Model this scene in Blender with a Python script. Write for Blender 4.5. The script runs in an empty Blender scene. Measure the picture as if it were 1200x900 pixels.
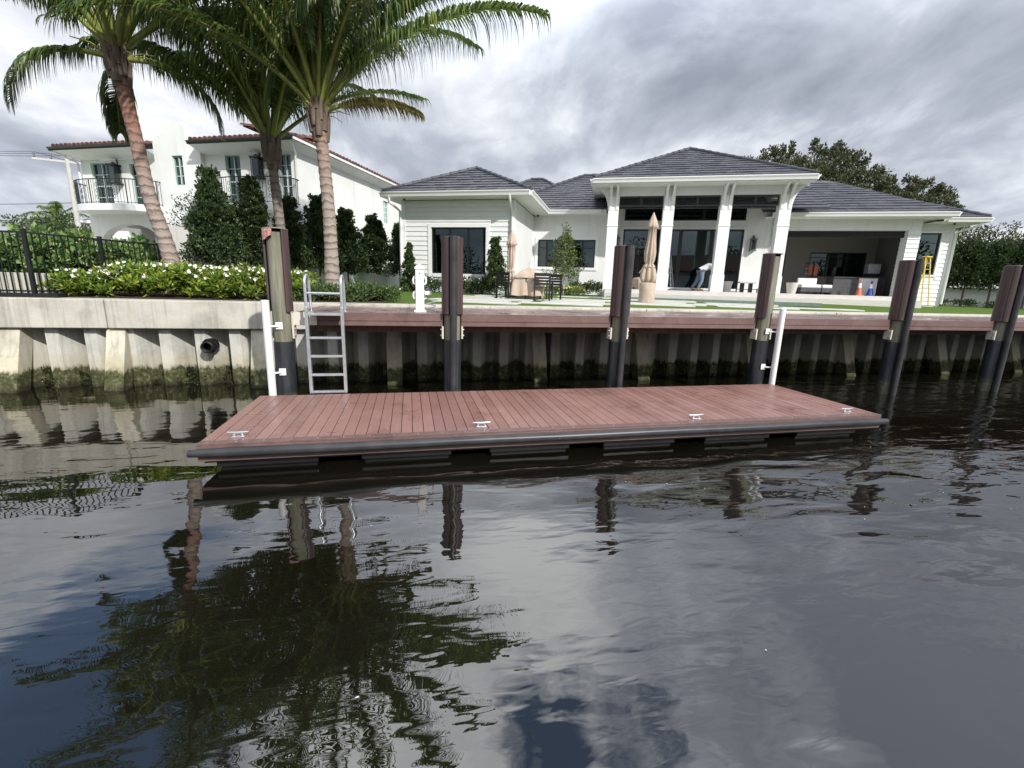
import bpy, bmesh, math, random
import numpy as np
from mathutils import Vector, Matrix
rad = math.radians
sc = bpy.context.scene
COL = sc.collection
rng = np.random.default_rng(7)
random.seed(7)
PI = math.pi
HY = rad(-25.3)                       # the two houses stand turned by this angle from the seawall
HM = Matrix.Rotation(HY, 4, 'Z')

# ------------------------------------------------------------------ materials
def mat(name, col=(.5, .5, .5), rough=.6, metal=0., spec=.5, **k):
    m = bpy.data.materials.new(name); m.use_nodes = True
    b = m.node_tree.nodes['Principled BSDF']
    b.inputs['Base Color'].default_value = (*col, 1); b.inputs['Roughness'].default_value = rough
    b.inputs['Metallic'].default_value = metal; b.inputs['Specular IOR Level'].default_value = spec
    return m
class NT:
    def __init__(s, m): s.t = m.node_tree; s.n = s.t.nodes; s.l = s.t.links; s.b = s.n.get('Principled BSDF')
    def add(s, ty, **kw):
        n = s.n.new(ty)
        for k, v in kw.items(): setattr(n, k, v)
        return n
    def link(s, a, b): s.l.new(a, b)
    def val(s, sock, v):
        if hasattr(v, 'links'): s.l.new(v, sock)
        else: sock.default_value = v
    def coord(s, kind='Object', scale=(1, 1, 1)):
        tc = s.add('ShaderNodeTexCoord'); mp = s.add('ShaderNodeMapping'); mp.inputs['Scale'].default_value = scale
        s.link(tc.outputs[kind], mp.inputs['Vector']); return mp.outputs['Vector']
    def pos(s, scale=(1, 1, 1)):
        g = s.add('ShaderNodeNewGeometry'); mp = s.add('ShaderNodeMapping'); mp.inputs['Scale'].default_value = scale
        s.link(g.outputs['Position'], mp.inputs['Vector']); return mp.outputs['Vector']
    def noise(s, vec, scale=5, detail=4, rough=.55, dist=0.):
        n = s.add('ShaderNodeTexNoise'); n.inputs['Scale'].default_value = scale; n.inputs['Detail'].default_value = detail
        n.inputs['Roughness'].default_value = rough; n.inputs['Distortion'].default_value = dist
        s.link(vec, n.inputs['Vector']); return n.outputs['Fac']
    def ramp(s, fac, stops, interp='LINEAR'):
        r = s.add('ShaderNodeValToRGB'); r.color_ramp.interpolation = interp
        while len(r.color_ramp.elements) < len(stops): r.color_ramp.elements.new(.5)
        for e, (p, c) in zip(r.color_ramp.elements, stops):
            e.position = p; e.color = (*c, 1) if len(c) == 3 else c
        s.link(fac, r.inputs['Fac']); return r.outputs['Color']
    def mapr(s, v, a, b, c=0., d=1.):
        n = s.add('ShaderNodeMapRange'); n.inputs[1].default_value = a; n.inputs[2].default_value = b
        n.inputs[3].default_value = c; n.inputs[4].default_value = d; s.link(v, n.inputs[0]); return n.outputs[0]
    def math(s, op, a, b=0., c=0.):
        n = s.add('ShaderNodeMath', operation=op); s.val(n.inputs[0], a); s.val(n.inputs[1], b); s.val(n.inputs[2], c); return n.outputs[0]
    def mix(s, fac, a, b, blend='MIX'):
        n = s.add('ShaderNodeMix', data_type='RGBA', blend_type=blend)
        s.val(n.inputs[0], fac)
        for i, v in ((6, a), (7, b)):
            if isinstance(v, tuple): n.inputs[i].default_value = (*v, 1)
            else: s.link(v, n.inputs[i])
        return n.outputs[2]
    def island(s): return s.add('ShaderNodeNewGeometry').outputs['Random Per Island']
    def objrand(s): return s.add('ShaderNodeObjectInfo').outputs['Random']
    def bump(s, h, strength=.3, dist=.01):
        n = s.add('ShaderNodeBump'); n.inputs['Strength'].default_value = strength; n.inputs['Distance'].default_value = dist
        s.link(h, n.inputs['Height']); s.link(n.outputs['Normal'], s.b.inputs['Normal']); return n
    def color(s, c): s.link(c, s.b.inputs['Base Color'])
    def rough(s, c): s.link(c, s.b.inputs['Roughness'])

def noisy(name, c1, c2, scale=6, rough=.6, bump=.15, bd=.01, vscale=(1, 1, 1), metal=0., spec=.4, kind='Object', r2=None):
    m = mat(name, c1, rough, metal, spec); t = NT(m); v = t.coord(kind, vscale)
    f = t.noise(v, scale, 6, .6)
    t.color(t.ramp(f, [(.3, c1), (.7, c2)]))
    if bump: t.bump(t.noise(v, scale * 4, 4), bump, bd)
    if r2: t.rough(t.mapr(f, .3, .7, rough, r2))
    return m
M = {}
def m_stucco(name, c1, c2, dirt):
    m = mat(name, c1, .78, 0, .3); t = NT(m); p = t.pos()
    c = t.ramp(t.noise(p, .7, 6, .6), [(.3, c2), (.7, c1)])
    s_ = t.noise(t.pos((3.2, 3.2, .22)), 1.5, 6, .65)
    c = t.mix(t.mapr(s_, .52, .74, 0, dirt), c, (.42, .42, .38))
    c = t.mix(t.mapr(t.noise(p, 14, 4, .7), .55, .8, 0, dirt * .6), c, (.5, .5, .47))
    t.color(c); t.bump(t.noise(p, 38, 3), .18, .004); return m
M['stucco'] = m_stucco('white_stucco', (.80, .81, .81), (.73, .74, .74), .22)
M['stucco_old'] = m_stucco('cream_stucco', (.79, .80, .79), (.70, .71, .69), .32)
M['trim'] = mat('white_trim', (.80, .81, .81), .45)
M['siding'] = noisy('painted_siding', (.78, .80, .80), (.73, .75, .75), 1.2, .55, 0)
M['black'] = mat('black_metal', (.012, .013, .014), .35)
M['dark_wood'] = mat('charcoal_louvre', (.03, .03, .035), .5)
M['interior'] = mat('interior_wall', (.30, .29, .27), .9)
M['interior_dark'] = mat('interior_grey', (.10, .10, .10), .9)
M['terrace'] = noisy('terrace_stone', (.62, .60, .57), (.50, .48, .45), 3, .6, .1, .004, (1, 1, 14))
M['pot'] = noisy('pot_clay', (.62, .60, .55), (.52, .50, .46), 8, .7, .2)
M['white'] = mat('white_plastic', (.82, .83, .84), .35)
M['iron'] = mat('wrought_iron', (.02, .02, .022), .45, .3)
M['bronze'] = mat('lantern_metal', (.16, .16, .16), .45, .6)
M['teal'] = noisy('teal_tiles', (.12, .18, .16), (.18, .23, .20), 12, .3, 0)
M['green_frame'] = mat('sage_window_frame', (.22, .36, .33), .5)
M['rubber'] = noisy('black_fender', (.022, .023, .026), (.05, .05, .055), 3, .38, .1, .003)
M['hdpe'] = noisy('black_float_plastic', (.005, .005, .006), (.012, .012, .013), 5, .45, .1, .004)
M['sleeve'] = None
M['orange'] = mat('orange_plastic', (.52, .15, .08), .5)
M['blue'] = mat('blue_plastic', (.03, .08, .45), .5)
M['refl'] = mat('reflective_white', (.8, .8, .8), .4)
M['yellow'] = mat('yellow_fibreglass', (.75, .52, .04), .5)
M['alu'] = noisy('brushed_aluminium', (.70, .73, .77), (.50, .53, .57), 14, .3, .05, .002, metal=.7)
M['skin'] = mat('skin', (.35, .18, .12), .6)
M['hair'] = mat('dark_hair', (.012, .01, .009), .7)
M['jeans'] = noisy('blue_denim', (.20, .26, .34), (.12, .16, .23), 12, .85, .1)
M['shirt'] = noisy('white_shirt', (.75, .77, .82), (.62, .65, .70), 8, .85, .1)
M['cushion'] = mat('white_cushion', (.75, .74, .72), .8)
M['sofa_green'] = mat('pale_green_cover', (.42, .55, .45), .7)
M['counter_grey'] = noisy('dark_grey_counter', (.06, .06, .065), (.09, .09, .095), 9, .5, .1)
M['counter_top'] = mat('pale_counter', (.66, .66, .66), .4)
M['asphalt'] = mat('grey_roof', (.2, .2, .2), .8)
M['power_pole'] = noisy('concrete_pole', (.52, .51, .48), (.42, .41, .39), 4, .8, .1)
M['mulch'] = noisy('mulch', (.05, .028, .018), (.10, .06, .04), 25, .95, .6, .02)
M['barkdark'] = noisy('brown_bark', (.10, .075, .055), (.19, .15, .12), 12, .9, .6, .02, (1, 1, .3))

def m_cloth(name, a, b):
    m = mat(name, a, .9); t = NT(m); v = t.coord('Object')
    t.color(t.ramp(t.noise(v, 5, 5), [(.3, a), (.7, b)])); t.bump(t.noise(v, 60, 2), .2, .003); return m
M['beige'] = m_cloth('beige_canvas', (.50, .40, .32), (.42, .33, .26))

def m_deck(name, c1, c2, wet=.5, specks=False, screws=False):
    m = mat(name, c1, .5, 0, .45); t = NT(m); v = t.pos()
    isl = t.island()
    base = t.mix(isl, c1, c2)
    grain = t.noise(t.pos((60, 2.2, 60)), 1, 4)
    base = t.mix(t.mapr(grain, .3, .7, 0, .5), base, tuple(x * .62 for x in c1))
    st = t.noise(v, 1.7, 7, .62, .6)                         # wet patches and worn dirt
    base = t.mix(t.mapr(st, .60, .66, 0, .30), base, tuple(x * .45 for x in c1))
    dust = t.noise(v, 3.1, 5, .7)
    base = t.mix(t.mapr(dust, .5, .8, 0, .25), base, (.36, .26, .24))
    if specks:
        vo = t.add('ShaderNodeTexVoronoi'); vo.inputs['Scale'].default_value = 26; t.link(t.pos(), vo.inputs['Vector'])
        g = t.math('LESS_THAN', vo.outputs['Distance'], .13)
        sel = t.mapr(t.noise(v, 2.3, 2), .60, .66)
        x = t.add('ShaderNodeSeparateXYZ'); t.link(t.pos(), x.inputs[0])
        left = t.mapr(x.outputs[0], -1.2, -2.0)
        base = t.mix(t.math('MULTIPLY', g, t.math('MULTIPLY', left, t.mapr(t.noise(v, 6, 2), .45, .5))), base, (.62, .62, .6))
    t.color(base); t.rough(t.mapr(st, .42, .62, .48, .48 - wet * .42))
    t.bump(grain, .25, .002); return m
def m_tide(name, c1, c2, rough, band=.5, amt=.8):
    m = mat(name, c1, rough); t = NT(m); p = t.pos((4, 4, .9)); f = t.noise(p, 1.5, 6, .6)
    c = t.ramp(f, [(.3, c1), (.7, c2)])
    x = t.add('ShaderNodeSeparateXYZ'); t.link(t.pos(), x.inputs[0])
    n = t.noise(t.pos(), 22, 5, .75); h = t.math('ADD', x.outputs[2], t.math('MULTIPLY', t.math('SUBTRACT', t.noise(t.pos(), 5, 4), .5), .25))
    g = t.ramp(n, [(.35, (.02, .022, .012)), (.55, (.09, .09, .05)), (.7, (.3, .29, .24))])
    c = t.mix(t.math('MULTIPLY', t.mapr(h, band, band - .14), amt), c, g)
    c = t.mix(t.mapr(t.noise(t.pos((9, 9, .5)), 1.6, 4), .55, .75, 0, .25), c, (.16, .16, .15))
    t.color(c); t.bump(t.math('ADD', f, t.math('MULTIPLY', n, .3)), .3, .006); return m
M['sleeve'] = m_tide('navy_black_sleeve', (.013, .015, .021), (.036, .04, .048), .36)
M['pvc'] = m_tide('white_pvc', (.80, .81, .82), (.72, .73, .73), .35, .34, .6)
M['deck'] = m_deck('red_brown_composite', (.31, .172, .148), (.235, .124, .106), .5, True)
M['deck_old'] = m_deck('weathered_composite', (.27, .19, .18), (.20, .14, .135), .9)
M['fascia'] = m_deck('composite_fascia', (.15, .092, .084), (.18, .11, .10), .3)
def m_wrap():
    m = mat('dark_composite_wrap', (.09, .04, .04), .45); t = NT(m); v = t.coord('Object', (18, 18, .6))
    g = t.noise(v, 1.2, 5)
    c = t.ramp(g, [(.3, (.038, .023, .024)), (.7, (.085, .051, .05))])
    w = t.noise(t.coord('Object', (1, 1, .4)), 5, 5, .7)
    t.color(t.mix(t.mapr(w, .6, .8, 0, .35), c, (.34, .22, .2))); t.bump(g, .3, .004); return m
M['wrap'] = m_wrap()
def m_timber():
    m = mat('treated_timber', (.3, .28, .15), .8); t = NT(m); g = t.noise(t.coord('Object', (14, 14, .7)), 1.4, 6, .65)
    c = t.ramp(g, [(.25, (.085, .085, .06)), (.5, (.17, .168, .12)), (.75, (.31, .30, .235))])
    bl = t.noise(t.coord('Object', (1, 1, .5)), 6, 4)
    t.color(t.mix(t.mapr(bl, .52, .7, 0, .55), c, (.17, .20, .16))); t.bump(g, .5, .01); return m
M['timber'] = m_timber()

def m_conc(name, algae=True, dirty=.5, warm=(.50, .47, .41)):
    m = mat(name, warm, .85, 0, .3); t = NT(m); p = t.pos()
    n1 = t.noise(p, 1.3, 8, .65, .4)
    c = t.ramp(n1, [(.3, tuple(x * .66 for x in warm)), (.5, warm), (.72, tuple(min(1, x * 1.22) for x in warm))])
    streak = t.noise(t.pos((7, 7, .35)), 1.5, 5, .6)
    c = t.mix(t.mapr(streak, .5, .75, 0, dirty), c, (.20, .19, .165))
    rust = t.noise(t.pos((2.2, 2.2, .5)), 1.1, 4)
    c = t.mix(t.mapr(rust, .60, .75, 0, .45), c, (.46, .34, .17))
    fine = t.noise(p, 45, 4, .7)
    c = t.mix(t.mapr(fine, .55, .75, 0, .35), c, (.16, .155, .14))
    if algae:
        x = t.add('ShaderNodeSeparateXYZ'); t.link(p, x.inputs[0])
        wob = t.noise(t.pos((3, 3, 1.2)), 2.2, 6, .7)
        h = t.math('ADD', x.outputs[2], t.math('MULTIPLY', t.math('SUBTRACT', wob, .5), .45))
        al = t.mapr(h, .56, .46)
        ac = t.ramp(t.noise(p, 13, 6, .75), [(.32, (.015, .018, .008)), (.52, (.07, .075, .03)), (.64, (.17, .16, .10)), (.75, (.36, .35, .28))])
        c = t.mix(al, c, ac)
        yb = t.mapr(h, .9, .5)
        c = t.mix(t.math('MULTIPLY', t.math('MULTIPLY', yb, t.math('SUBTRACT', 1., al)), .45), c, (.42, .36, .19))
        dk = t.mapr(h, .22, .12)
        c = t.mix(t.math('MULTIPLY', dk, .75), c, (.012, .012, .008))
    t.color(c)
    t.bump(t.math('ADD', fine, t.noise(p, 9, 5)), .35, .012); return m
M['cap'] = m_conc('cast_concrete_cap', False, .6, (.49, .472, .41))
M['sheet'] = m_conc('concrete_sheet_pile', True, .7, (.52, .515, .475))
M['batter'] = m_conc('concrete_batter_pile', True, .6, (.55, .52, .42))
M['capstrip'] = noisy('cap_top', (.66, .63, .55), (.55, .52, .46), 3, .8, .1)

def m_slate():
    m = mat('slate_tiles', (.06, .06, .07), .55, 0, .5); t = NT(m)
    c = t.mix(t.island(), (.034, .036, .047), (.066, .068, .086))
    n = t.noise(t.pos(), 7, 5, .7)
    t.color(t.mix(t.mapr(n, .6, .8, 0, .4), c, (.16, .16, .17))); t.bump(t.noise(t.pos(), 30, 3), .2, .004); t.rough(t.mapr(n, .3, .7, .42, .68)); return m
M['slate'] = m_slate()
def m_barrel():
    m = mat('terracotta_barrel', (.2, .08, .05), .8); t = NT(m)
    c = t.mix(t.island(), (.20, .085, .06), (.075, .04, .035))
    n = t.noise(t.pos(), 6, 5, .7)
    t.color(t.mix(t.mapr(n, .5, .7, 0, .6), c, (.05, .035, .03))); return m
M['barrel'] = m_barrel()

def m_leaf(name, c1, c2, c3, rough=.45, trans=.25):
    m = mat(name, c1, rough, 0, .4); t = NT(m)
    f = t.island()
    c = t.ramp(f, [(0, c1), (.55, c2), (1, c3)])
    ob = t.objrand()
    hs = t.add('ShaderNodeHueSaturation'); t.link(c, hs.inputs['Color']); t.link(t.mapr(ob, 0, 1, .8, 1.2), hs.inputs['Value'])
    c = hs.outputs[0]; t.color(c)
    tr = t.add('ShaderNodeBsdfTranslucent'); t.link(c, tr.inputs['Color'])
    ms = t.add('ShaderNodeMixShader'); ms.inputs[0].default_value = trans
    out = t.n['Material Output']
    t.link(t.b.outputs[0], ms.inputs[1]); t.link(tr.outputs[0], ms.inputs[2]); t.link(ms.outputs[0], out.inputs['Surface']); return m
M['lf_ficus'] = m_leaf('ficus_leaf', (.018, .036, .014), (.036, .066, .022), (.09, .13, .04), .4)
M['lf_hedge'] = m_leaf('gardenia_leaf', (.06, .13, .02), (.19, .31, .04), (.46, .50, .08), .33, .34)
M['lf_clusia'] = m_leaf('clusia_leaf', (.04, .10, .025), (.13, .24, .06), (.38, .48, .18), .33, .3)
M['lf_grey'] = m_leaf('grey_leaf', (.06, .08, .06), (.10, .13, .10), (.17, .20, .16))
M['lf_oak'] = m_leaf('oak_leaf', (.035, .045, .02), (.07, .08, .035), (.13, .135, .06))
M['lf_lite'] = m_leaf('light_tree_leaf', (.06, .09, .03), (.11, .15, .045), (.19, .22, .08))
M['lf_young'] = m_leaf('young_tree_leaf', (.04, .08, .02), (.12, .17, .04), (.26, .30, .08))
M['lf_shrub'] = m_leaf('shrub_leaf', (.03, .06, .02), (.06, .10, .03), (.14, .19, .06))
M['lf_palm'] = m_leaf('palm_leaflet', (.05, .095, .03), (.10, .16, .04), (.25, .30, .085), .36, .42)
M['lf_palmy'] = m_leaf('dry_palm_leaflet', (.16, .17, .04), (.27, .24, .08), (.36, .30, .18), .5, .3)
M['flower_w'] = mat('white_petal', (.82, .82, .78), .6)
M['flower_y'] = mat('yellow_petal', (.75, .68, .22), .6)
M['weed'] = m_leaf('seaweed', (.012, .015, .006), (.03, .04, .012), (.07, .085, .03), .3, .1)
M['rachis'] = noisy('palm_petiole', (.26, .29, .06), (.16, .19, .045), 6, .45, .1)
M['fruit'] = mat('palm_flower', (.34, .32, .08), .6)

def m_palm(name, hi, lo):
    m = mat(name, lo, .85); t = NT(m); v = t.coord('Object')
    x = t.add('ShaderNodeSeparateXYZ'); t.link(v, x.inputs[0])
    w = t.math('SINE', t.math('MULTIPLY', t.math('ADD', x.outputs[2], t.math('MULTIPLY', t.noise(v, 3.5, 4), .34)), 33.))
    n = t.noise(v, 9, 6, .7)
    red = t.math('ADD', t.mapr(x.outputs[2], 2.4, 4.0), t.math('MULTIPLY', t.math('SUBTRACT', n, .5), .8))
    c = t.mix(t.math('MINIMUM', t.math('MAXIMUM', red, 0.), 1.), lo, hi)
    c = t.mix(t.mapr(w, .55, 1., 0, .75), c, (.07, .05, .04))
    c = t.mix(t.mapr(t.noise(v, 20, 5, .7), .55, .75, 0, .5), c, (.42, .38, .33))
    t.color(c); t.bump(t.math('ADD', w, t.math('MULTIPLY', n, 2.)), .5, .012); return m
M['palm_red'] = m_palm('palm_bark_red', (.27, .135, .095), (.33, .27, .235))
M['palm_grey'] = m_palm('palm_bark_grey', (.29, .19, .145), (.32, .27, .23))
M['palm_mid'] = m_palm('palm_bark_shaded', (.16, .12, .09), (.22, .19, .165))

def m_grass():
    m = mat('mown_grass', (.06, .12, .02), .9, 0, .2); t = NT(m); p = t.pos()
    n = t.noise(p, 3, 6, .7); f = t.noise(p, 60, 4, .8)
    c = t.ramp(n, [(.3, (.07, .125, .018)), (.7, (.12, .20, .03))])
    c = t.mix(t.mapr(f, .4, .7, 0, .45), c, (.05, .09, .015))
    t.color(c); t.bump(f, .8, .03); return m
M['grass'] = m_grass()
M['paver'] = noisy('pale_paving', (.66, .65, .62), (.55, .54, .51), 2, .7, .1)

def m_glass(name, tint=(.35, .40, .40), refl=.9):
    m = bpy.data.materials.new(name); m.use_nodes = True; t = NT(m)
    t.n.remove(t.b); out = t.n['Material Output']
    g = t.add('ShaderNodeBsdfGlossy'); g.inputs['Roughness'].default_value = .01; g.inputs['Color'].default_value = (.72, .88, .88, 1)
    tr = t.add('ShaderNodeBsdfTransparent'); tr.inputs['Color'].default_value = (*tint, 1)
    fr = t.add('ShaderNodeFresnel'); fr.inputs['IOR'].default_value = 1.75
    f = t.math('MINIMUM', t.math('MULTIPLY', fr.outputs[0], refl * 1.35), 1.)
    ms = t.add('ShaderNodeMixShader'); t.link(f, ms.inputs[0]); t.link(tr.outputs[0], ms.inputs[1]); t.link(g.outputs[0], ms.inputs[2])
    t.link(ms.outputs[0], out.inputs['Surface']); return m
M['glass'] = m_glass('window_glass')

def m_water():
    m = mat('canal_water', (.010, .0085, .004), .0, 0, .5); t = NT(m)
    t.b.inputs['IOR'].default_value = 2.2
    a = t.noise(t.pos((.42, .85, 1)), 1, 1, .4, .5)                      # long low swell
    rot = t.add('ShaderNodeMapping'); rot.inputs['Rotation'].default_value = (0, 0, rad(24)); rot.inputs['Scale'].default_value = (.8, 2.2, 1)
    g = t.add('ShaderNodeNewGeometry'); t.link(g.outputs['Position'], rot.inputs['Vector'])
    b = t.noise(rot.outputs[0], 1.1, 2, .4, .7)                          # wind ripples running obliquely
    fine = t.noise(rot.outputs[0], 3.6, 2, .45, .5)
    x = t.add('ShaderNodeSeparateXYZ'); t.link(g.outputs['Position'], x.inputs[0])
    patch = t.mapr(t.noise(t.pos((.25, .35, 1)), 1, 3), .40, .62)
    side = t.mapr(x.outputs[0], .5, 6., .22, 1.)
    h = t.math('ADD', t.math('MULTIPLY', a, .030), t.math('MULTIPLY', t.math('MULTIPLY', b, .032), side))
    h = t.math('ADD', h, t.math('MULTIPLY', t.math('MULTIPLY', fine, .0085), t.math('MULTIPLY', t.math('ADD', .3, patch), side)))
    t.bump(h, 1., 1.)
    murk = t.noise(t.pos((.3, .3, 1)), 1, 3)
    t.color(t.mix(t.mapr(murk, .3, .7), (.004, .0035, .0015), (.009, .0085, .006))); return m
M['water'] = m_water()

# ------------------------------------------------------------------ mesh helpers
class MB:
    def __init__(s): s.v = []; s.f = []; s.mi = []; s.sm = []; s.cur = 0
    def raw(s, vs, fs, smooth=False):
        o = len(s.v); s.v += [tuple(p) for p in vs]
        for f in fs: s.f.append(tuple(i + o for i in f)); s.mi.append(s.cur); s.sm.append(smooth)
        return s
    def box(s, x0, x1, y0, y1, z0, z1):
        if x0 > x1: x0, x1 = x1, x0
        if y0 > y1: y0, y1 = y1, y0
        if z0 > z1: z0, z1 = z1, z0
        v = [(x0, y0, z0), (x1, y0, z0), (x1, y1, z0), (x0, y1, z0), (x0, y0, z1), (x1, y0, z1), (x1, y1, z1), (x0, y1, z1)]
        return s.raw(v, [(0, 3, 2, 1), (4, 5, 6, 7), (0, 1, 5, 4), (1, 2, 6, 5), (2, 3, 7, 6), (3, 0, 4, 7)])
    def bar(s, p, q, w, h=None, up=(0, 0, 1)):          # box beam from p to q
        h = w if h is None else h; p = Vector(p); q = Vector(q); d = (q - p).normalized(); up = Vector(up)
        if abs(d.dot(up)) > .95: up = Vector((0, 1, 0))
        r = d.cross(up).normalized(); u = r.cross(d)
        c = [p + r * a * w / 2 + u * b * h / 2 for a, b in ((-1, -1), (1, -1), (1, 1), (-1, 1))] + [q + r * a * w / 2 + u * b * h / 2 for a, b in ((-1, -1), (1, -1), (1, 1), (-1, 1))]
        return s.raw(c, [(0, 1, 2, 3), (7, 6, 5, 4), (0, 4, 5, 1), (1, 5, 6, 2), (2, 6, 7, 3), (3, 7, 4, 0)])
    def tube(s, pts, r, n=10, caps=True, smooth=True):
        pts = [Vector(p) for p in pts]; rs = r if hasattr(r, '__len__') else [r] * len(pts)
        rings = []; ref = None
        for i, p in enumerate(pts):
            d = (pts[min(i + 1, len(pts) - 1)] - pts[max(i - 1, 0)]).normalized()
            if ref is None: ref = Vector((1, 0, 0)) if abs(d.x) < .9 else Vector((0, 1, 0))
            a = (ref - d * ref.dot(d)).normalized(); b = d.cross(a); ref = a
            rings.append([p + (a * math.cos(2 * PI * k / n) + b * math.sin(2 * PI * k / n)) * rs[i] for k in range(n)])
        vs = [q for R in rings for q in R]; fs = []
        for i in range(len(pts) - 1):
            for k in range(n):
                k2 = (k + 1) % n; fs.append((i * n + k, i * n + k2, (i + 1) * n + k2, (i + 1) * n + k))
        s.raw(vs, fs, smooth)
        if caps:
            s.raw(rings[0], [tuple(range(n))[::-1]]); s.raw(rings[-1], [tuple(range(n))])
        return s
    def lathe(s, prof, c=(0, 0, 0), n=20, fold=None, smooth=True):
        vs = []; fs = []
        for r, z in prof:
            for k in range(n):
                a = 2 * PI * k / n; rr = r * (fold(a, z) if fold else 1); vs.append((c[0] + rr * math.cos(a), c[1] + rr * math.sin(a), c[2] + z))
        for i in range(len(prof) - 1):
            for k in range(n):
                k2 = (k + 1) % n; fs.append((i * n + k, i * n + k2, (i + 1) * n + k2, (i + 1) * n + k))
        s.raw(vs, fs, smooth); s.raw(vs[:n], [tuple(range(n))[::-1]]); s.raw(vs[-n:], [tuple(range(n))]); return s
    def prism(s, poly, axis, a, b):                     # poly in the two other axes, extruded from a to b
        def P(p, t):
            return {'x': (t, p[0], p[1]), 'y': (p[0], t, p[1]), 'z': (p[0], p[1], t)}[axis]
        n = len(poly); vs = [P(p, a) for p in poly] + [P(p, b) for p in poly]
        return s.raw(vs, [tuple(range(n)), tuple(range(2 * n - 1, n - 1, -1))] + [(i, i + n, (i + 1) % n + n, (i + 1) % n) for i in range(n)])
    def leaves(s, C, D, U, L, W):                       # numpy diamonds: centre-base, direction, side vector
        n = len(C); L = np.broadcast_to(L, (n,))[:, None]; W = np.broadcast_to(W, (n,))[:, None]
        N = np.cross(D, U); N /= np.linalg.norm(N, axis=1, keepdims=True) + 1e-9
        tip = C + D * L; mid = C + D * L * .5
        a = mid + U * W * .5 + N * W * .18; b = mid - U * W * .5 + N * W * .18
        V = np.stack([C, a, tip, b], 1).reshape(-1, 3); o = len(s.v)
        s.v += V.tolist(); F = (np.arange(n * 4).reshape(n, 4) + o).tolist(); s.f += F; s.mi += [s.cur] * n; s.sm += [False] * n
        return s
    def build(s, name, m, parent=None, off=(0, 0, 0), bevel=0):
        me = bpy.data.meshes.new(name)
        V = np.array(s.v, dtype=float) - np.array(off, dtype=float)
        me.from_pydata(V.tolist(), [], s.f)
        ms = m if isinstance(m, (list, tuple)) else [m]
        for q in ms: me.materials.append(q)
        me.polygons.foreach_set('material_index', s.mi); me.polygons.foreach_set('use_smooth', s.sm); me.update()
        o = bpy.data.objects.new(name, me); COL.objects.link(o)
        if parent is not None: o.parent = parent
        if bevel:
            b = o.modifiers.new('bevel', 'BEVEL'); b.width = bevel; b.segments = 2; b.limit_method = 'ANGLE'; b.angle_limit = rad(40)
        return o

def tag(o, label=None, cat=None, group=None, kind=None):
    if label: o['label'] = label
    if cat: o['category'] = cat
    if group: o['group'] = group
    if kind: o['kind'] = kind
    return o
class Thing:
    """an Empty at the base of a thing; parts are given in the frame's own metres"""
    def __init__(s, name, label, cat, loc=(0, 0, 0), house=False, group=None):
        s.loc = tuple(loc); e = bpy.data.objects.new(name, None); COL.objects.link(e); s.e = e
        if house: e.location = HM @ Vector(loc); e.rotation_euler = (0, 0, HY)
        else: e.location = loc
        tag(e, label, cat, group)
    def part(s, name, mb, m, parent=None, bevel=0, label=None):
        o = mb.build(name, m, s.e if parent is None else parent, s.loc, bevel)
        if label: o['label'] = label
        return o
def single(name, mb, m, label, cat, loc=(0, 0, 0), house=False, group=None, bevel=0):
    o = mb.build(name, m, None, loc, bevel)
    if house: o.location = HM @ Vector(loc); o.rotation_euler = (0, 0, HY)
    else: o.location = loc
    return tag(o, label, cat, group)
def copy_tree(o, parent=None):
    c = o.copy(); COL.objects.link(c); c.parent = parent
    for ch in o.children: copy_tree(ch, c)
    return c
def place(e, loc, rz=0, house=False, scale=1, label=None, group=None):
    e.location = (HM @ Vector(loc)) if house else Vector(loc); e.rotation_euler = (0, 0, rz + (HY if house else 0)); e.scale = (scale,) * 3 if not hasattr(scale, '__len__') else scale
    if label: e['label'] = label
    if group: e['group'] = group
    return e
def struct(name, mb, m, loc=(0, 0, 0), house=False):
    o = mb.build(name, m, None, loc)
    if house: o.location = HM @ Vector(loc); o.rotation_euler = (0, 0, HY)
    o['kind'] = 'structure'; return o
def unit(a): return a / (np.linalg.norm(a, axis=1, keepdims=True) + 1e-9)
def H2W(u, v, z): return HM @ Vector((u, v, z))

# ------------------------------------------------------------------ foliage
def clumps(mb, centres, rad_, per, L, W, up=.5, flat=.8, outward=None, droop=0.):
    """per leaves round each centre"""
    C = np.repeat(np.array(centres, float), per, 0); n = len(C)
    R = np.repeat(np.broadcast_to(rad_, (len(centres),)), per)[:, None]
    d = unit(rng.normal(size=(n, 3))); r = rng.random((n, 1)) ** .45
    P = C + d * r * R * np.array([1, 1, flat])
    o = unit(C - np.array(outward)) if outward is not None else 0
    D = unit(d * .8 + rng.normal(size=(n, 3)) * .5 + np.array([0, 0, up]) + o * .5 - np.array([0, 0, droop]))
    U = unit(np.cross(D, rng.normal(size=(n, 3))))
    s = rng.uniform(.7, 1.25, n)
    return mb.leaves(P, D, U, L * s, W * s)
def cone_centres(h, r, n, z0=0., belly=.22, taper=1.):
    out = []
    for i in range(n):
        t = rng.random() ** .85; z = z0 + t * h
        prof = min(1, (t + .06) / belly) ** .5 if t < belly else ((1 - t) / (1 - belly)) ** taper
        q = r * (prof * .92 + .06); a = rng.random() * 2 * PI; rr = q * (rng.random() ** .35) * rng.uniform(.8, 1.08)
        out.append((rr * math.cos(a), rr * math.sin(a), z))
    return out
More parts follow.
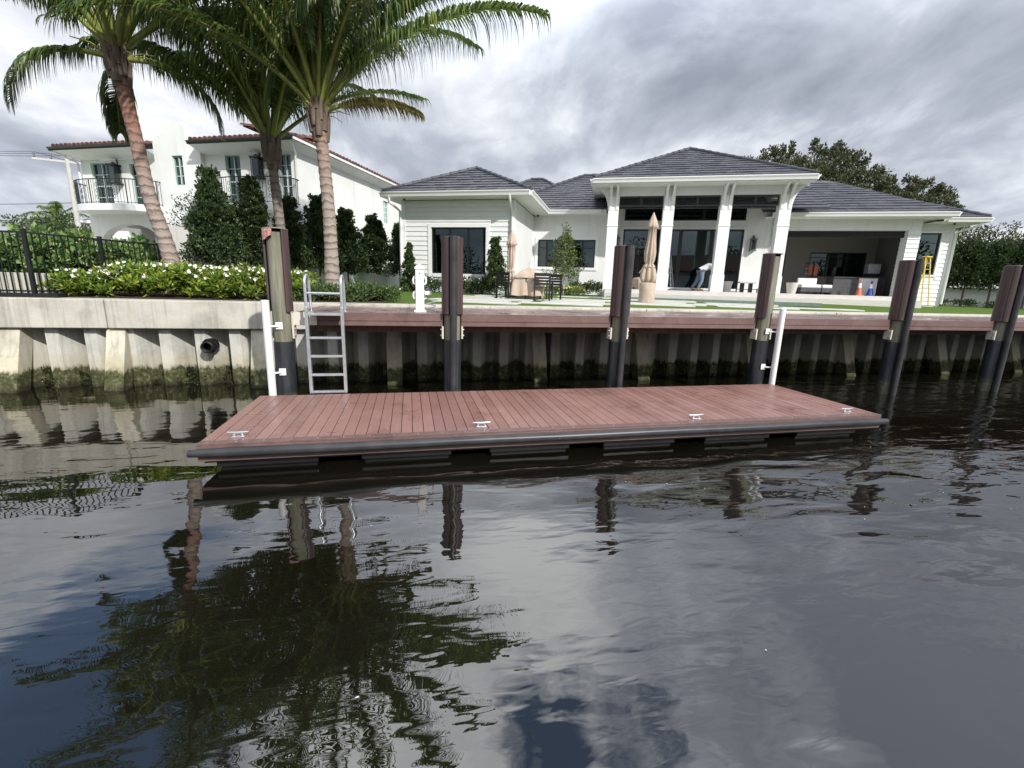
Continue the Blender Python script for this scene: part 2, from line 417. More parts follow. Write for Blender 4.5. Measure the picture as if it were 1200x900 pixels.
def ficus_mesh(h, r, trunk, name='conical_tree', dense=1., taper=.8):
    c = MB(); cc = cone_centres(h - trunk, r, int(170 * dense), trunk, .2, taper)
    cc = [c_ for c_ in cc]
    for k in range(int(60 * dense)):
        t_ = rng.random() ** .9; a = rng.random() * 6.28; q = r * (.25 + (1 - t_) ** taper * .95) * rng.uniform(.9, 1.2); cc.append((q * math.cos(a), q * math.sin(a), trunk + t_ * (h - trunk) * 1.03))
    clumps(c, cc, rng.uniform(.14, .28, len(cc)) * r * np.array([.55 + .7 * (1 - (q_[2] - trunk) / (h - trunk)) for q_ in cc]), 50, .085, .05, .5, 1.1, (0, 0, trunk + h * .3))
    t = MB(); t.tube([(0, 0, -.1), (.01, .01, trunk * .5), (-.01, 0, trunk), (0, 0, h * .8)], [.035, .03, .028, .01], 8)
    for k in range(7):
        a = k * 2.4; z = trunk + .1 + k * .2; t.tube([(0, 0, z), (math.cos(a) * r * .6, math.sin(a) * r * .6, z + .35)], [.014, .005], 5)
    return c, t
def broad_tree(R, h, z0, n=120, per=80, L=.12, W=.07, seed=1, flat=.75):
    """wide crown out of limbs ending in leaf clumps"""
    g = random.Random(seed); c = MB(); t = MB(); cc = []
    t.tube([(0, 0, -.2), (.1, 0, z0 * .6), (0, .1, z0 + h * .3)], [R * .07, R * .055, R * .04], 9)
    for k in range(14):
        a = k * 2.399 + g.random(); e = g.uniform(.15, 1.35); l = g.uniform(.6, .95)
        p = [(0, 0, z0 * .8 + h * .1 * g.random())]
        for q in (.4, .75, 1.):
            p.append((math.cos(a) * math.cos(e) * R * l * q + g.uniform(-.1, .1) * R, math.sin(a) * math.cos(e) * R * l * q + g.uniform(-.1, .1) * R, z0 + math.sin(e) * h * l * q))
        t.tube(p, [R * .03, R * .02, R * .012, R * .004], 6)
    for k in range(n):
        a = g.random() * 2 * PI; e = math.asin(g.uniform(-.25, 1)); rr = g.random() ** .3 * g.uniform(.72, 1.08)
        cc.append((math.cos(a) * math.cos(e) * R * rr, math.sin(a) * math.cos(e) * R * rr, z0 + h * .12 + max(-.12, math.sin(e)) * h * rr * .9))
    clumps(c, cc, R * .17, per, L, W, .4, flat, (0, 0, z0))
    return c, t
def shrub_mesh(w, d, h, n=60, per=45, L=.09, W=.04, flowers=0, fs=.03):
    c = MB(); cc = []
    for k in range(n):
        x = rng.uniform(-w / 2, w / 2); y = rng.uniform(-d / 2, d / 2); e = 1 - .35 * ((2 * x / w) ** 4 + (2 * y / d) ** 4) / 2
        z = h * e * (rng.random() ** .45) * rng.uniform(.75, 1.02); cc.append((x, y, max(.05, z)))
    clumps(c, cc, .13 * max(1., h), per, L, W, .7, .9)
    f = MB()
    if flowers:
        P = []
        for k in range(flowers):
            x = rng.uniform(-w / 2, w / 2); y = rng.uniform(-d / 2, d / 2) - .05
            P.append((x, y, h * rng.uniform(.62, 1.06)))
        for p in P:
            p = np.array(p); ax = unit(rng.normal(size=(1, 3)) + np.array([[0, -.6, .9]]))[0]
            u = unit(np.cross(ax, [[1, .1, 0]]))[0]; v = np.cross(ax, u)
            for j in range(5):
                a = j * 2 * PI / 5; dd = u * math.cos(a) + v * math.sin(a); ss = -u * math.sin(a) + v * math.cos(a)
                f.leaves(p[None], unit((dd + ax * .35)[None]), ss[None], fs, fs * .75)
    return c, f

# ------------------------------------------------------------------ camera, light, sky
f_px, cx, cy = 530., 600., 450.
PIT, ROL, YAW = rad(12.33), rad(1.64), rad(12.88)
cam = bpy.data.cameras.new('camera'); co = bpy.data.objects.new('camera', cam); COL.objects.link(co); sc.camera = co
cam.sensor_width = 36; cam.lens = f_px / 1200 * 36; cam.clip_end = 3000; cam.clip_start = .05
fwd = Vector((math.sin(YAW) * math.cos(PIT), math.cos(YAW) * math.cos(PIT), -math.sin(PIT)))
r0 = Vector((math.cos(YAW), -math.sin(YAW), 0)); u0 = r0.cross(fwd)
rt = r0 * math.cos(ROL) + u0 * math.sin(ROL); up = u0 * math.cos(ROL) - r0 * math.sin(ROL)
mw = Matrix(((rt.x, up.x, -fwd.x, 0), (rt.y, up.y, -fwd.y, 0), (rt.z, up.z, -fwd.z, 2.45), (0, 0, 0, 1)))
co.matrix_world = mw

SUN = Vector((.46, -1., .76)).normalized()
sl = bpy.data.lights.new('sun', 'SUN'); sl.energy = 4.0; sl.angle = rad(.9); sl.color = (1, .955, .89)
so = bpy.data.objects.new('sun', sl); COL.objects.link(so); so.rotation_euler = SUN.to_track_quat('Z', 'Y').to_euler(); so.location = (20, -40, 40)

w = bpy.data.worlds.new('World'); sc.world = w; w.use_nodes = True
wt = w.node_tree; [wt.nodes.remove(n) for n in list(wt.nodes)]
class WN(NT):
    def __init__(s, t): s.t = t; s.n = t.nodes; s.l = t.links; s.b = None
t = WN(wt)
sky = t.add('ShaderNodeTexSky'); sky.sky_type = 'NISHITA'; sky.sun_disc = False; sky.sun_elevation = math.asin(SUN.z); sky.sun_rotation = math.atan2(SUN.x, SUN.y)
sky.air_density = 1.; sky.dust_density = .6; sky.ozone_density = 2.
tc = t.add('ShaderNodeTexCoord'); sx = t.add('ShaderNodeSeparateXYZ'); t.link(tc.outputs['Generated'], sx.inputs[0])
zc = t.math('MAXIMUM', sx.outputs[2], 0.); den = t.math('ADD', zc, .16)
px = t.math('DIVIDE', sx.outputs[0], den); py = t.math('DIVIDE', sx.outputs[1], den)
den2 = t.math('ADD', zc, .36)
cv = t.add('ShaderNodeCombineXYZ'); t.link(t.math('DIVIDE', sx.outputs[0], den2), cv.inputs[0]); t.link(t.math('DIVIDE', sx.outputs[1], den2), cv.inputs[1]); t.link(t.math('MULTIPLY', zc, .6), cv.inputs[2])
def sn(scale, detail, rough, dist, off, rz=0., st=(1, 1, 1)):
    mp = t.add('ShaderNodeMapping'); mp.inputs['Location'].default_value = off; mp.inputs['Rotation'].default_value = (0, 0, rz); mp.inputs['Scale'].default_value = st
    t.link(cv.outputs[0], mp.inputs['Vector']); return t.noise(mp.outputs[0], scale, detail, rough, dist)
big = sn(1.1, 4, .55, .5, (3.1, 1.7, 0), rad(-20), (1, .8, 1))
mid = sn(2.6, 6, .58, .6, (.3, 5.2, 0), rad(-35), (1, .72, 1))
fin = sn(8., 6, .6, .5, (7.3, .2, 0), rad(-35), (1, .75, 1))
cl = t.math('ADD', t.math('MULTIPLY', big, .52), t.math('ADD', t.math('MULTIPLY', mid, .36), t.math('MULTIPLY', fin, .12)))
cl = t.math('ADD', t.math('MULTIPLY', t.math('SUBTRACT', cl, .5), 2.7), .52)
def blob(cxx, cyy, r1, r2, amp=.35, nz=1.2):
    """soft patch of the cloud deck, its edge broken by the cloud noise (r1 full, r2 none)"""
    dx = t.math('SUBTRACT', px, cxx); dy = t.math('SUBTRACT', py, cyy)
    d = t.math('SQRT', t.math('ADD', t.math('MULTIPLY', dx, dx), t.math('MULTIPLY', dy, dy)))
    d = t.math('ADD', d, t.math('MULTIPLY', t.math('SUBTRACT', mid, .5), nz))
    return t.mapr(d, r2, r1)
for (bx_, by_, q1, q2, am) in ((.50, 1.75, .15, .85, .20), (1.2, 1.3, .2, .9, -.20), (.66, 1.28, .0, .22, -.16), (-1.5, 2.3, .2, .8, -.08), (-.95, 1.5, .1, .5, .10), (-.3, 1.6, .0, .7, -.05), (1.6, .85, .0, .35, .16), (2.5, 1.9, .2, 1.0, .05), (.85, .80, .10, .50, -.22), (1.0, .45, .1, .4, -.12), (.30, 1.12, .05, .38, .28), (-1., 1.2, .0, .4, .12)):
    cl = t.math('ADD', cl, t.math('MULTIPLY', blob(bx_, by_, q1, q2, 1, .8), am))
shade = t.ramp(cl, [(.10, (.29, .32, .39)), (.36, (.45, .485, .56)), (.56, (.70, .735, .80)), (.78, (1.04, 1.05, 1.06))])
# clouds overhead are lit through and brighter than those low on the horizon
elev = t.mapr(zc, .36, .52, 1., 1.85)
vm = t.add('ShaderNodeVectorMath', operation='SCALE'); t.link(shade, vm.inputs[0]); t.link(t.math('MULTIPLY', elev, 10.4), vm.inputs['Scale'])
hsum = None
for hh in ((-.62, .82, .20, .50), (.25, .66, .02, .15)):
    q = blob(*hh, 1, 1.1); hsum = q if hsum is None else t.math('MAXIMUM', hsum, q)
skb = t.add('ShaderNodeVectorMath', operation='SCALE'); t.link(sky.outputs[0], skb.inputs[0]); skb.inputs['Scale'].default_value = 1.7
mx = t.mix(hsum, vm.outputs[0], skb.outputs[0])
bg = t.add('ShaderNodeBackground'); bg.inputs['Strength'].default_value = .1; t.link(mx, bg.inputs['Color'])
wo = t.add('ShaderNodeOutputWorld'); t.link(bg.outputs[0], wo.inputs['Surface'])

sc.view_settings.view_transform = 'Standard'; sc.view_settings.look = 'None'; sc.view_settings.exposure = .15; sc.view_settings.gamma = 1
sc.render.engine = 'CYCLES'; sc.cycles.max_bounces = 8; sc.cycles.transparent_max_bounces = 12; sc.cycles.caustics_reflective = False; sc.cycles.caustics_refractive = False
sc.cycles.use_denoising = True

# ------------------------------------------------------------------ ground, water
b = MB(); b.raw([(-900, -900, .11), (900, -900, .11), (900, 11.2, .11), (-900, 11.2, .11)], [(0, 1, 2, 3)]); struct('water', b, M['water'])
def gz(y): return float(np.interp(y, [11.4, 14, 18, 24], [1.93, 1.96, 2.08, 2.12]))
b = MB(); ys = [11.4, 14, 18, 24, 60, 900]
for i in range(len(ys) - 1):
    y0, y1 = ys[i], ys[i + 1]; b.raw([(-900, y0, gz(y0)), (900, y0, gz(y0)), (900, y1, gz(y1)), (-900, y1, gz(y1))], [(0, 1, 2, 3)])
struct('lawn', b, M['grass'])
# paving slabs set in the grass, in house metres
b = MB()
for r, v0 in enumerate((11.0, 12.0, 13.0, 14.0, 15.0, 16.0, 17.0, 18.0)):
    for c in range(0, 6):
        u = -5.5 + c * 2.75 + (.5 if r % 2 else 0)
        if H2W(u + 2.45, v0, 0).y < 11.65 or (v0 > 16.5 and u < -2.6) or H2W(u, v0, 0).x > 13: continue
        y0 = H2W(u, v0, 0).y; z = gz(y0 + .2) + .02
        b.box(u, u + 2.40, v0, v0 + .68, z - .1, z)
struct('path', b, M['paver'], house=True)

# ------------------------------------------------------------------ seawall
sw = Thing('seawall', 'pale concrete seawall with a thick cast cap and ribbed sheet panels dropping into the canal', 'seawall', (0, 11.2, 0))
b = MB(); x = -30.
while x < 44:
    l = 5.98 + .0
    b.box(x, x + l, 10.8, 11.42, 1.36, 1.94); x += 6.
sw.part('cap', b, M['cap'], bevel=.018)
b = MB(); P = .67; prof = []
x = -32.
while x < 46:
    prof += [(x, 10.98), (x + .22, 10.98), (x + .27, 11.06), (x + .50, 11.52), (x + .62, 11.52)]; x += P
vs = [(a, c, -2.) for a, c in prof] + [(a, c, 1.40) for a, c in prof]; n = len(prof)
b.raw(vs, [(i, i + 1, i + 1 + n, i + n) for i in range(n - 1)])
x = -32.
while x < 46:                              # interlock ribs beside each flange
    b.bar((x + .03, 10.99, -2), (x + .03, 10.99, 1.38), .035, .03, (0, 1, 0)); x += P
sw.part('sheet_panel', b, M['sheet'])
BX = [-9.2, -7.72, -5.92, -3.22, -.36, 3.14, 5.94, 9.3, 12.6, 16.2, 19.3, 22.5]
for i, bxx in enumerate(BX):
    b = MB(); ww = .34
    yt, yb = 10.90, 10.42
    v = []
    for z, y in ((-1.2, yb - .32), (1.36, yt)):
        v += [(bxx - ww / 2, y, z), (bxx + ww / 2, y, z), (bxx + ww / 2, y + .36, z), (bxx - ww / 2, y + .36, z)]
    b.raw(v, [(0, 3, 2, 1), (4, 5, 6, 7), (0, 1, 5, 4), (1, 2, 6, 5), (2, 3, 7, 6), (3, 0, 4, 7)])
    sw.part('batter_pile', b, M['batter'], bevel=.012)
b = MB(); c = (-4.26, 10.62, .93)
b.tube([(-4.26, 11.1, .98), (-4.26, 10.98, .98)], .155, 18)
ring = 22
o_, i_ = [], []
for k in range(ring):
    a = 2 * PI * k / ring; o_.append((math.cos(a) * .12, math.sin(a) * .12)); i_.append((math.cos(a) * .095, math.sin(a) * .095))
vs = [(c[0] + p[0] + .05, 10.68, .98 + p[1]) for p in o_] + [(c[0] + p[0] + .05, 10.68, .98 + p[1]) for p in i_] + [(c[0] + p[0], 11.05, .98 + p[1]) for p in o_] + [(c[0] + p[0], 11.0, .98 + p[1]) for p in i_]
fs = []
for k in range(ring):
    k2 = (k + 1) % ring; fs += [(k, k2, ring + k2, ring + k), (k, 2 * ring + k, 2 * ring + k2, k2), (ring + k, ring + k2, 3 * ring + k2, 3 * ring + k)]
fs.append(tuple(3 * ring + k for k in range(ring)))
b.raw(vs, fs, True); sw.part('drain_pipe', b, M['hdpe'])
# weed and mussels hanging along the tide line
b = MB(); cc = []; rr = []
for k in range(620):
    xx = rng.uniform(-9, 24); ph = ((xx + 32) % P) / P
    rec = .45 < ph < .97
    if not rec and rng.random() < .82: continue
    cc.append((xx, 11.2 if rec else 10.99, rng.uniform(.1, .48) * (1 if rec else .6))); rr.append(rng.uniform(.03, .085))
cc, rr = cc, np.array(rr)
clumps(b, cc, rr, 46, .035, .022, -.2, 1.2)
tag(b.build('seaweed', M['weed']), kind='stuff')
c, _ = shrub_mesh(.26, .16, .22, 10, 16, .085, .035)
single('wall_weed', c, M['lf_hedge'], 'small bright green weed sprouting from the seawall just below the cap at far left', 'plant', (-7.5, 10.86, 1.08))

# ------------------------------------------------------------------ fixed dock
dk = Thing('fixed_dock', 'long fixed dock of weathered red-brown boards running along the seawall on pilings', 'dock', (0, 9.6, 1.89))
b = MB(); x = -1.93; i = 0
while x < 27:
    b.box(x, x + .139, 8.66, 10.84, 1.862 + random.uniform(-.001, .001), 1.889 + random.uniform(-.0012, .0012)); x += .145
dk.part('deck_board', b, M['deck_old'])
xs = [-2.2, .78, 4.17, 7.62, 11.36, 14.68, 18.1, 21.6]
for a, c in zip([-1.93] + [q + .17 for q in xs[1:]], [q - .17 for q in xs[1:]] + [27]):
    b = MB(); b.box(a, c, 8.615, 8.655, 1.745, 1.893); b.box(a, c, 8.628, 8.658, 1.655, 1.742)
    dk.part('fascia_board', b, M['fascia'], bevel=.004)
for a in np.arange(-1.6, 26, .61):
    b = MB(); b.box(a, a + .045, 8.68, 10.78, 1.66, 1.858); dk.part('joist', b, M['barkdark'])
b = MB(); b.box(-1.9, 27, 9.1, 9.18, 1.50, 1.655); dk.part('stringer', b, M['barkdark'])
b = MB(); b.box(-1.9, 27, 10.68, 10.76, 1.42, 1.655); dk.part('stringer', b, M['barkdark'])
b = MB(); b.box(-2.0, -1.6, 8.595, 8.613, 1.66, 1.885); dk.part('pale_plate', b, M['capstrip'], bevel=.004, label='thin pale plate on the left end of the dock edge')  # thin pale plate laid over the end of the fascia

# ------------------------------------------------------------------ pilings
def wrap_shell(b, cx_, cy_, r1, r0_, a0, a1, z0, z1, n=40, groove=7):
    ring = []
    for k in range(n + 1):
        a = a0 + (a1 - a0) * k / n; g = .010 * (1 if (k % groove) == 0 else 0); ring.append((a, r1 - g))
    out = [(cx_ + r * math.cos(a), cy_ + r * math.sin(a)) for a, r in ring]; inn = [(cx_ + r0_ * math.cos(a), cy_ + r0_ * math.sin(a)) for a, r in ring]
    N = n + 1; vs = [(p[0], p[1], z0) for p in out] + [(p[0], p[1], z1) for p in out] + [(p[0], p[1], z0) for p in inn] + [(p[0], p[1], z1) for p in inn]
    fs = []
    for k in range(n):
        fs += [(k, k + 1, N + k + 1, N + k), (2 * N + k, 3 * N + k, 3 * N + k + 1, 2 * N + k + 1), (N + k, N + k + 1, 3 * N + k + 1, 3 * N + k), (k, 2 * N + k, 2 * N + k + 1, k + 1)]
    fs += [(0, N, 3 * N, 2 * N), (n, 2 * N + n, 3 * N + n, N + n)]
    b.raw(vs, fs)
PL = [
 (-2.17, 'leftmost piling, green timber showing through its open wrap, torn red corner on top', 'open', rad(-105), 78),
 (.78, 'second piling, with a black guide pipe down its front, beside the white pedestal', 'pipe', rad(-90), 31),
 (4.17, 'third piling, its black guide pipe just left of the large closed umbrella', 'pipe', rad(-88), 31),
 (7.62, 'fourth piling, green timber bare on its right side above a white pole', 'open', rad(-62), 80),
 (11.36, 'fifth piling, standing in front of the yellow stepladder, just right of the float', 'pipe', rad(-88), 31),
 (14.68, 'piling with a black guide pipe at the right edge, beside the dark row of trees', 'pipe', rad(-88), 31)]
for i, (px_, lab, kind, ang, half) in enumerate(PL):
    py_ = 8.6; T = Thing('dock_piling', lab, 'piling', (px_, py_, -1.5), group='pilings along the fixed dock')
    tz = 3.25
    b = MB(); b.tube([(px_, py_, -1.0), (px_, py_, 1.2), (px_, py_, tz - .05)], [.15, .148, .142], 22)
    T.part('timber_post', b, M['timber'])
    b = MB(); b.tube([(px_, py_, -1.5), (px_, py_, 1.38 + (.03 if i % 2 else 0))], [.166, .162], 26); T.part('sleeve', b, M['sleeve'])
    b = MB(); h_ = rad(half); wrap_shell(b, px_, py_, .198, .166, ang + h_ * .72, ang + 2 * PI - h_ * .72, 1.895, tz, 48, 7 if i else 6); T.part('composite_wrap', b, M['wrap'], bevel=.003)
    b = MB(); b.lathe([(.199, 0), (.199, .008), (.14, .022), (0.001, .025)], (px_, py_, tz), 26); T.part('top_cap', b, M['wrap'] if kind == 'pipe' else M['timber'])
    if kind == 'pipe':
        qx = px_ + math.cos(ang) * .222; qy = py_ + math.sin(ang) * .222
        b = MB(); b.tube([(qx, qy, -1.4), (qx, qy, tz + .03)], .064, 22, caps=False)
        b.tube([(qx, qy, tz + .02), (qx, qy, tz + .031)], .064, 22)
        b.cur = 1
        for hz_ in (2.91, 2.04, 1.19, .35): b.tube([(qx, qy - .0655, hz_), (qx, qy - .05, hz_)], .013, 10)
        T.part('guide_pipe', b, [M['rubber'], M['black']])
    for sgn in (-1, 1):
        b = MB(); b.box(px_ + sgn * .166, px_ + sgn * .196, py_ - .06, py_ + .12, 1.43, 1.66)
        b.cur = 1
        for zz in (1.49, 1.6): b.tube([(px_ + sgn * .196, py_ - .02, zz), (px_ + sgn * .22, py_ - .02, zz)], .014, 8)
        T.part('cleat_plate', b, [M['capstrip'], M['alu']])
    if i == 0:
        b = MB(); q = []
        for k in range(8):
            a = rad(-150 + k * 8.5); q.append((px_ + .2 * math.cos(a), py_ + .2 * math.sin(a)))
        vs = [(p[0], p[1], tz - .005) for p in q] + [(p[0], p[1], tz - .20 + .014 * k * (1 if k > 3 else .6)) for k, p in enumerate(q)]
        b.raw(vs, [(k, k + 1, 9 + k, 8 + k) for k in range(7)]); M['redtag'] = noisy('faded_red_tag', (.32, .04, .04), (.6, .45, .42), 30, .6, .1)
        o = T.part('torn_tag', b, M['redtag']); sdm = o.modifiers.new('s', 'SOLIDIFY'); sdm.thickness = .004

for (qx, qz, lab, sx_, pilx, h1, h2) in ((-2.33, 2.09, 'white plastic guide pole bolted to the far left piling at the corner of the float', 1, -2.17, 1.66, .86),
                                  (7.79, 2.12, 'white plastic guide pole bolted to the fourth piling at the right rear of the float', -1, 7.62, 1.62, .84)):
    T = Thing('guide_pole', lab, 'pole', (qx, 8.29, -1.2), group='white guide poles of the float')
    b = MB(); b.tube([(qx, 8.29, -1.2), (qx, 8.29, qz - .004)], .062, 24); b.lathe([(.062, 0), (.058, .006), (.02, .01), (.001, .01)], (qx, 8.29, qz - .004), 24); T.part('pole', b, M['pvc'])
    for hz_ in (h1, h2):
        b = MB(); cx2 = pilx - (.01 if sx_ > 0 else -.0); r_ = .155 if hz_ > 1.4 else .168
        b.box(cx2 - .055, cx2 + .055, 8.6 - r_ - .018, 8.6 - r_ - .002, hz_ - .06, hz_ + .06); b.bar((cx2, 8.6 - r_ - .018, hz_), (qx, 8.29, hz_), .018, .03)
        b.tube([(cx2, 8.6 - r_ - .018, hz_ - .02), (cx2, 8.6 - r_ - .032, hz_ - .02)], .012, 8)
        T.part('bracket', b, M['white'], bevel=.003)

# ------------------------------------------------------------------ floating dock
X0, X1, Y0, Y1, FZ = -2.5, 7.68, 5.76, 8.17, .5
fl = Thing('floating_dock', 'low floating dock with red-brown planks and a long black fender tube, on the dark canal', 'floating dock', ((X0 + X1) / 2, (Y0 + Y1) / 2, 0))
b = MB(); x = X0 + .005
while x < X1 - .1:
    b.box(x, min(x + .1385, X1), Y0 + .125, Y1, FZ - .026 + random.uniform(-.001, .001), FZ + random.uniform(-.0015, .0015)); x += .1475
fl.part('deck_board', b, M['deck'])
b = MB(); b.box(X0, X1, Y0, Y0 + .118, FZ - .026, FZ + .002)
b.cur = 1
for k in np.arange(X0 + .1, X1, .31): b.lathe([(.007, 0), (.006, .002), (.0005, .0025)], (k, Y0 + .06 + random.uniform(-.01, .01), FZ + .002), 8)
fl.part('edge_trim', b, [M['fascia'], M['alu']], bevel=.003)
b = MB(); b.box(X0, X1, Y0 - .001, Y0 + .03, FZ - .22, FZ - .028); b.box(X0, X1, Y1 - .03, Y1, FZ - .22, FZ - .03); b.box(X0, X0 + .03, Y0 + .03, Y1 - .03, FZ - .22, FZ - .03); b.box(X1 - .03, X1, Y0 + .03, Y1 - .03, FZ - .22, FZ - .03)
fl.part('fascia', b, M['fascia'], bevel=.004)
b = MB(); xs_ = np.linspace(X0 - .07, X1 + .06, 26)
pts = [(q, Y0 - .052, .405 + .003 * math.sin(q * 2.1)) for q in xs_]; b.tube(pts, [.045] + [.058] * 24 + [.045], 20)
fl.part('fender_tube', b, M['rubber'])
b = MB()
for y in np.linspace(Y0 + .1, Y1 - .1, 5): b.box(X0 + .04, X1 - .04, y - .04, y + .04, .24, FZ - .03)
fl.part('frame', b, M['hdpe'])
b.box(X0 + .12, X1 - .12, Y0 + .104, Y0 + .13, -.2, .27); b.box(X0 + .12, X1 - .12, Y1 - .25, Y1 - .2, -.1, .27)
for k in range(6):
    for yy in (Y0 + .1, Y1 - .95):
        x0 = X0 + .15 + k * 1.7; b = MB(); b.box(x0 + .03, x0 + 1.14, yy + .06, yy + .8, -.35, .16); b.box(x0, x0 + 1.17, yy, yy + .85, .16, .235)
        fl.part('float_tub', b, M['hdpe'], bevel=.012)
for (x, y) in ((-2.12, 5.99), (.95, 6.0), (4.32, 5.97), (7.22, 5.99)):
    b = MB(); b.box(x - .075, x + .075, y - .03, y + .03, FZ + .001, FZ + .012)
    for s_ in (-1, 1): b.tube([(x + s_ * .05, y, FZ + .01), (x + s_ * .04, y, FZ + .055)], [.018, .012], 10)
    b.tube([(x - .125, y, FZ + .066), (x - .09, y, FZ + .062), (x, y, FZ + .057), (x + .09, y, FZ + .062), (x + .125, y, FZ + .066)], [.006, .011, .0145, .011, .006], 10)
    fl.part('mooring_cleat', b, M['alu'], bevel=.002)

# ------------------------------------------------------------------ boarding ladder
ld = Thing('boarding_ladder', 'silver aluminium ladder with looped handrails leading from the float up to the dock', 'ladder', (-1.4, 8.3, .5))
LX = (-1.70, -1.13)
for x in LX:
    b = MB(); b.box(x - .026, x + .026, 8.24, 8.33, .502, 2.0)
    ld.part('side_rail', b, M['alu'], bevel=.006)
    b = MB(); pts = [(x, 8.285, 1.98), (x, 8.285, 2.36)]
    for k in range(9):
        a = PI - PI * k / 8; pts.append((x, 8.285 + .16 + .16 * math.cos(a) * 1.0, 2.40 + .12 * math.sin(a)))
    pts += [(x, 8.61, 2.3), (x, 8.68, 1.905)]
    b.tube(pts, .024, 12); b.box(x - .045, x + .045, 8.635, 8.725, 1.893, 1.905); ld.part('handrail', b, M['alu'])
for k, z in enumerate((.525, .83, 1.155, 1.475)):
    b = MB(); b.box(LX[0] + .026, LX[1] - .026, 8.245, 8.325, z - .02, z + .018); ld.part('rung', b, M['alu'], bevel=.004)
b = MB(); b.box(LX[0] + .026, LX[1] - .026, 8.235, 8.6, 1.855, 1.89); ld.part('top_step', b, M['alu'], bevel=.004)
b = MB(); b.tube([(LX[0] + .02, 8.285, 2.225), (LX[1] - .02, 8.285, 2.225)], .021, 12); ld.part('crossbar', b, M['alu'])

# ------------------------------------------------------------------ power pedestal on the dock
T = Thing('dock_pedestal', 'slim white dock pedestal with a pointed cap and hose hooks on its side', 'pedestal', (.2, 9.1, 1.89))
b = MB(); b.box(.12, .28, 9.02, 9.18, 1.9, 2.70); b.box(.085, .315, 8.985, 9.215, 1.89, 1.925); T.part('body', b, M['white'], bevel=.008)
b = MB(); b.box(.105, .295, 9.005, 9.195, 2.70, 2.735); b.raw([(.115, 9.015, 2.736), (.285, 9.015, 2.736), (.285, 9.185, 2.736), (.115, 9.185, 2.736), (.2, 9.1, 2.80)], [(0, 1, 4), (1, 2, 4), (2, 3, 4), (3, 0, 4)]); T.part('cap', b, M['white'])
b = MB(); b.lathe([(.001, 0), (.012, .0), (.012, .012), (.001, .014)], (0, 0, 0), 10); b.v = [(p[0] + .2, 9.02 - p[2], p[1] + 2.62) for p in b.v]; T.part('lock', b, M['bronze'])
for s_ in (-1, 1):
    for z0 in (2.20, 2.48):
        b = MB(); x = .2 + s_ * .08
        pts = [(x, 9.1, z0 - .06), (x + s_ * .035, 9.1, z0 - .05), (x + s_ * .045, 9.1, z0 + .01), (x + s_ * .03, 9.1, z0 + .06), (x, 9.1, z0 + .085)]
        b.tube(pts, .02, 8); T.part('hose_hook', b, M['white'])
b = MB(); b.box(.29, .42, 9.0, 9.14, 2.22, 2.29); T.part('socket_box', b, M['white'], bevel=.006)
b = MB(); pts = [(.42 + .09 * math.cos(a) * (1 + .1 * math.sin(3 * a)), 9.25 + .09 * math.sin(a), 1.905 + .006 * i_) for i_, a in enumerate(np.linspace(0, 5 * PI, 40))]; b.tube(pts, .012, 8)
single('hose', b, M['white'], 'short coil of white hose lying on the deck at the foot of the pedestal', 'hose', (.42, 9.25, 1.9))

# ------------------------------------------------------------------ building helpers (house metres: u right, v inland, z up)
def wall_front(b, u0, u1, z0, z1, v, th, holes=()):
    """wall facing -v with rectangular openings (ua, ub, za, zb)"""
    us = sorted({u0, u1, *[h[0] for h in holes], *[h[1] for h in holes]})
    for a, c in zip(us[:-1], us[1:]):
        m = (a + c) / 2; hs = sorted([(h[2], h[3]) for h in holes if h[0] < m < h[1]]); z = z0
        for (p, q) in hs:
            if p > z + 1e-4: b.box(a, c, v, v + th, z, p)
            z = q
        if z < z1 - 1e-4: b.box(a, c, v, v + th, z, z1)
def siding(b, u0, u1, z0, z1, v, holes=(), st=.185):
    z = z0
    while z < z1 - .01:
        zt = min(z + st, z1); us = [(u0, u1)]
        for h in holes:
            if h[2] < zt - .02 and h[3] > z + .02:
                nu = []
                for (a, c) in us:
                    if h[0] > a: nu.append((a, min(c, h[0])))
                    if h[1] < c: nu.append((max(a, h[1]), c))
                    if not (h[0] > a or h[1] < c) : pass
                us = [q for q in nu if q[1] - q[0] > .01]
        for (a, c) in us:
            vs = [(a, v - .032, z), (c, v - .032, z), (c, v - .006, zt), (a, v - .006, zt), (a, v, z), (c, v, z), (c, v, zt), (a, v, zt)]
            b.raw(vs, [(0, 1, 2, 3), (0, 4, 5, 1), (0, 3, 7, 4), (1, 5, 6, 2)])
        z = zt
def siding_side(b, v0, v1, z0, z1, u, s):
    z = z0
    while z < z1 - .01:
        zt = min(z + .185, z1)
        b.raw([(u + s * .032, v0, z), (u + s * .032, v1, z), (u + s * .006, v1, zt), (u + s * .006, v0, zt), (u, v0, z), (u, v1, z)], [(0, 1, 2, 3), (0, 4, 5, 1)]); z = zt
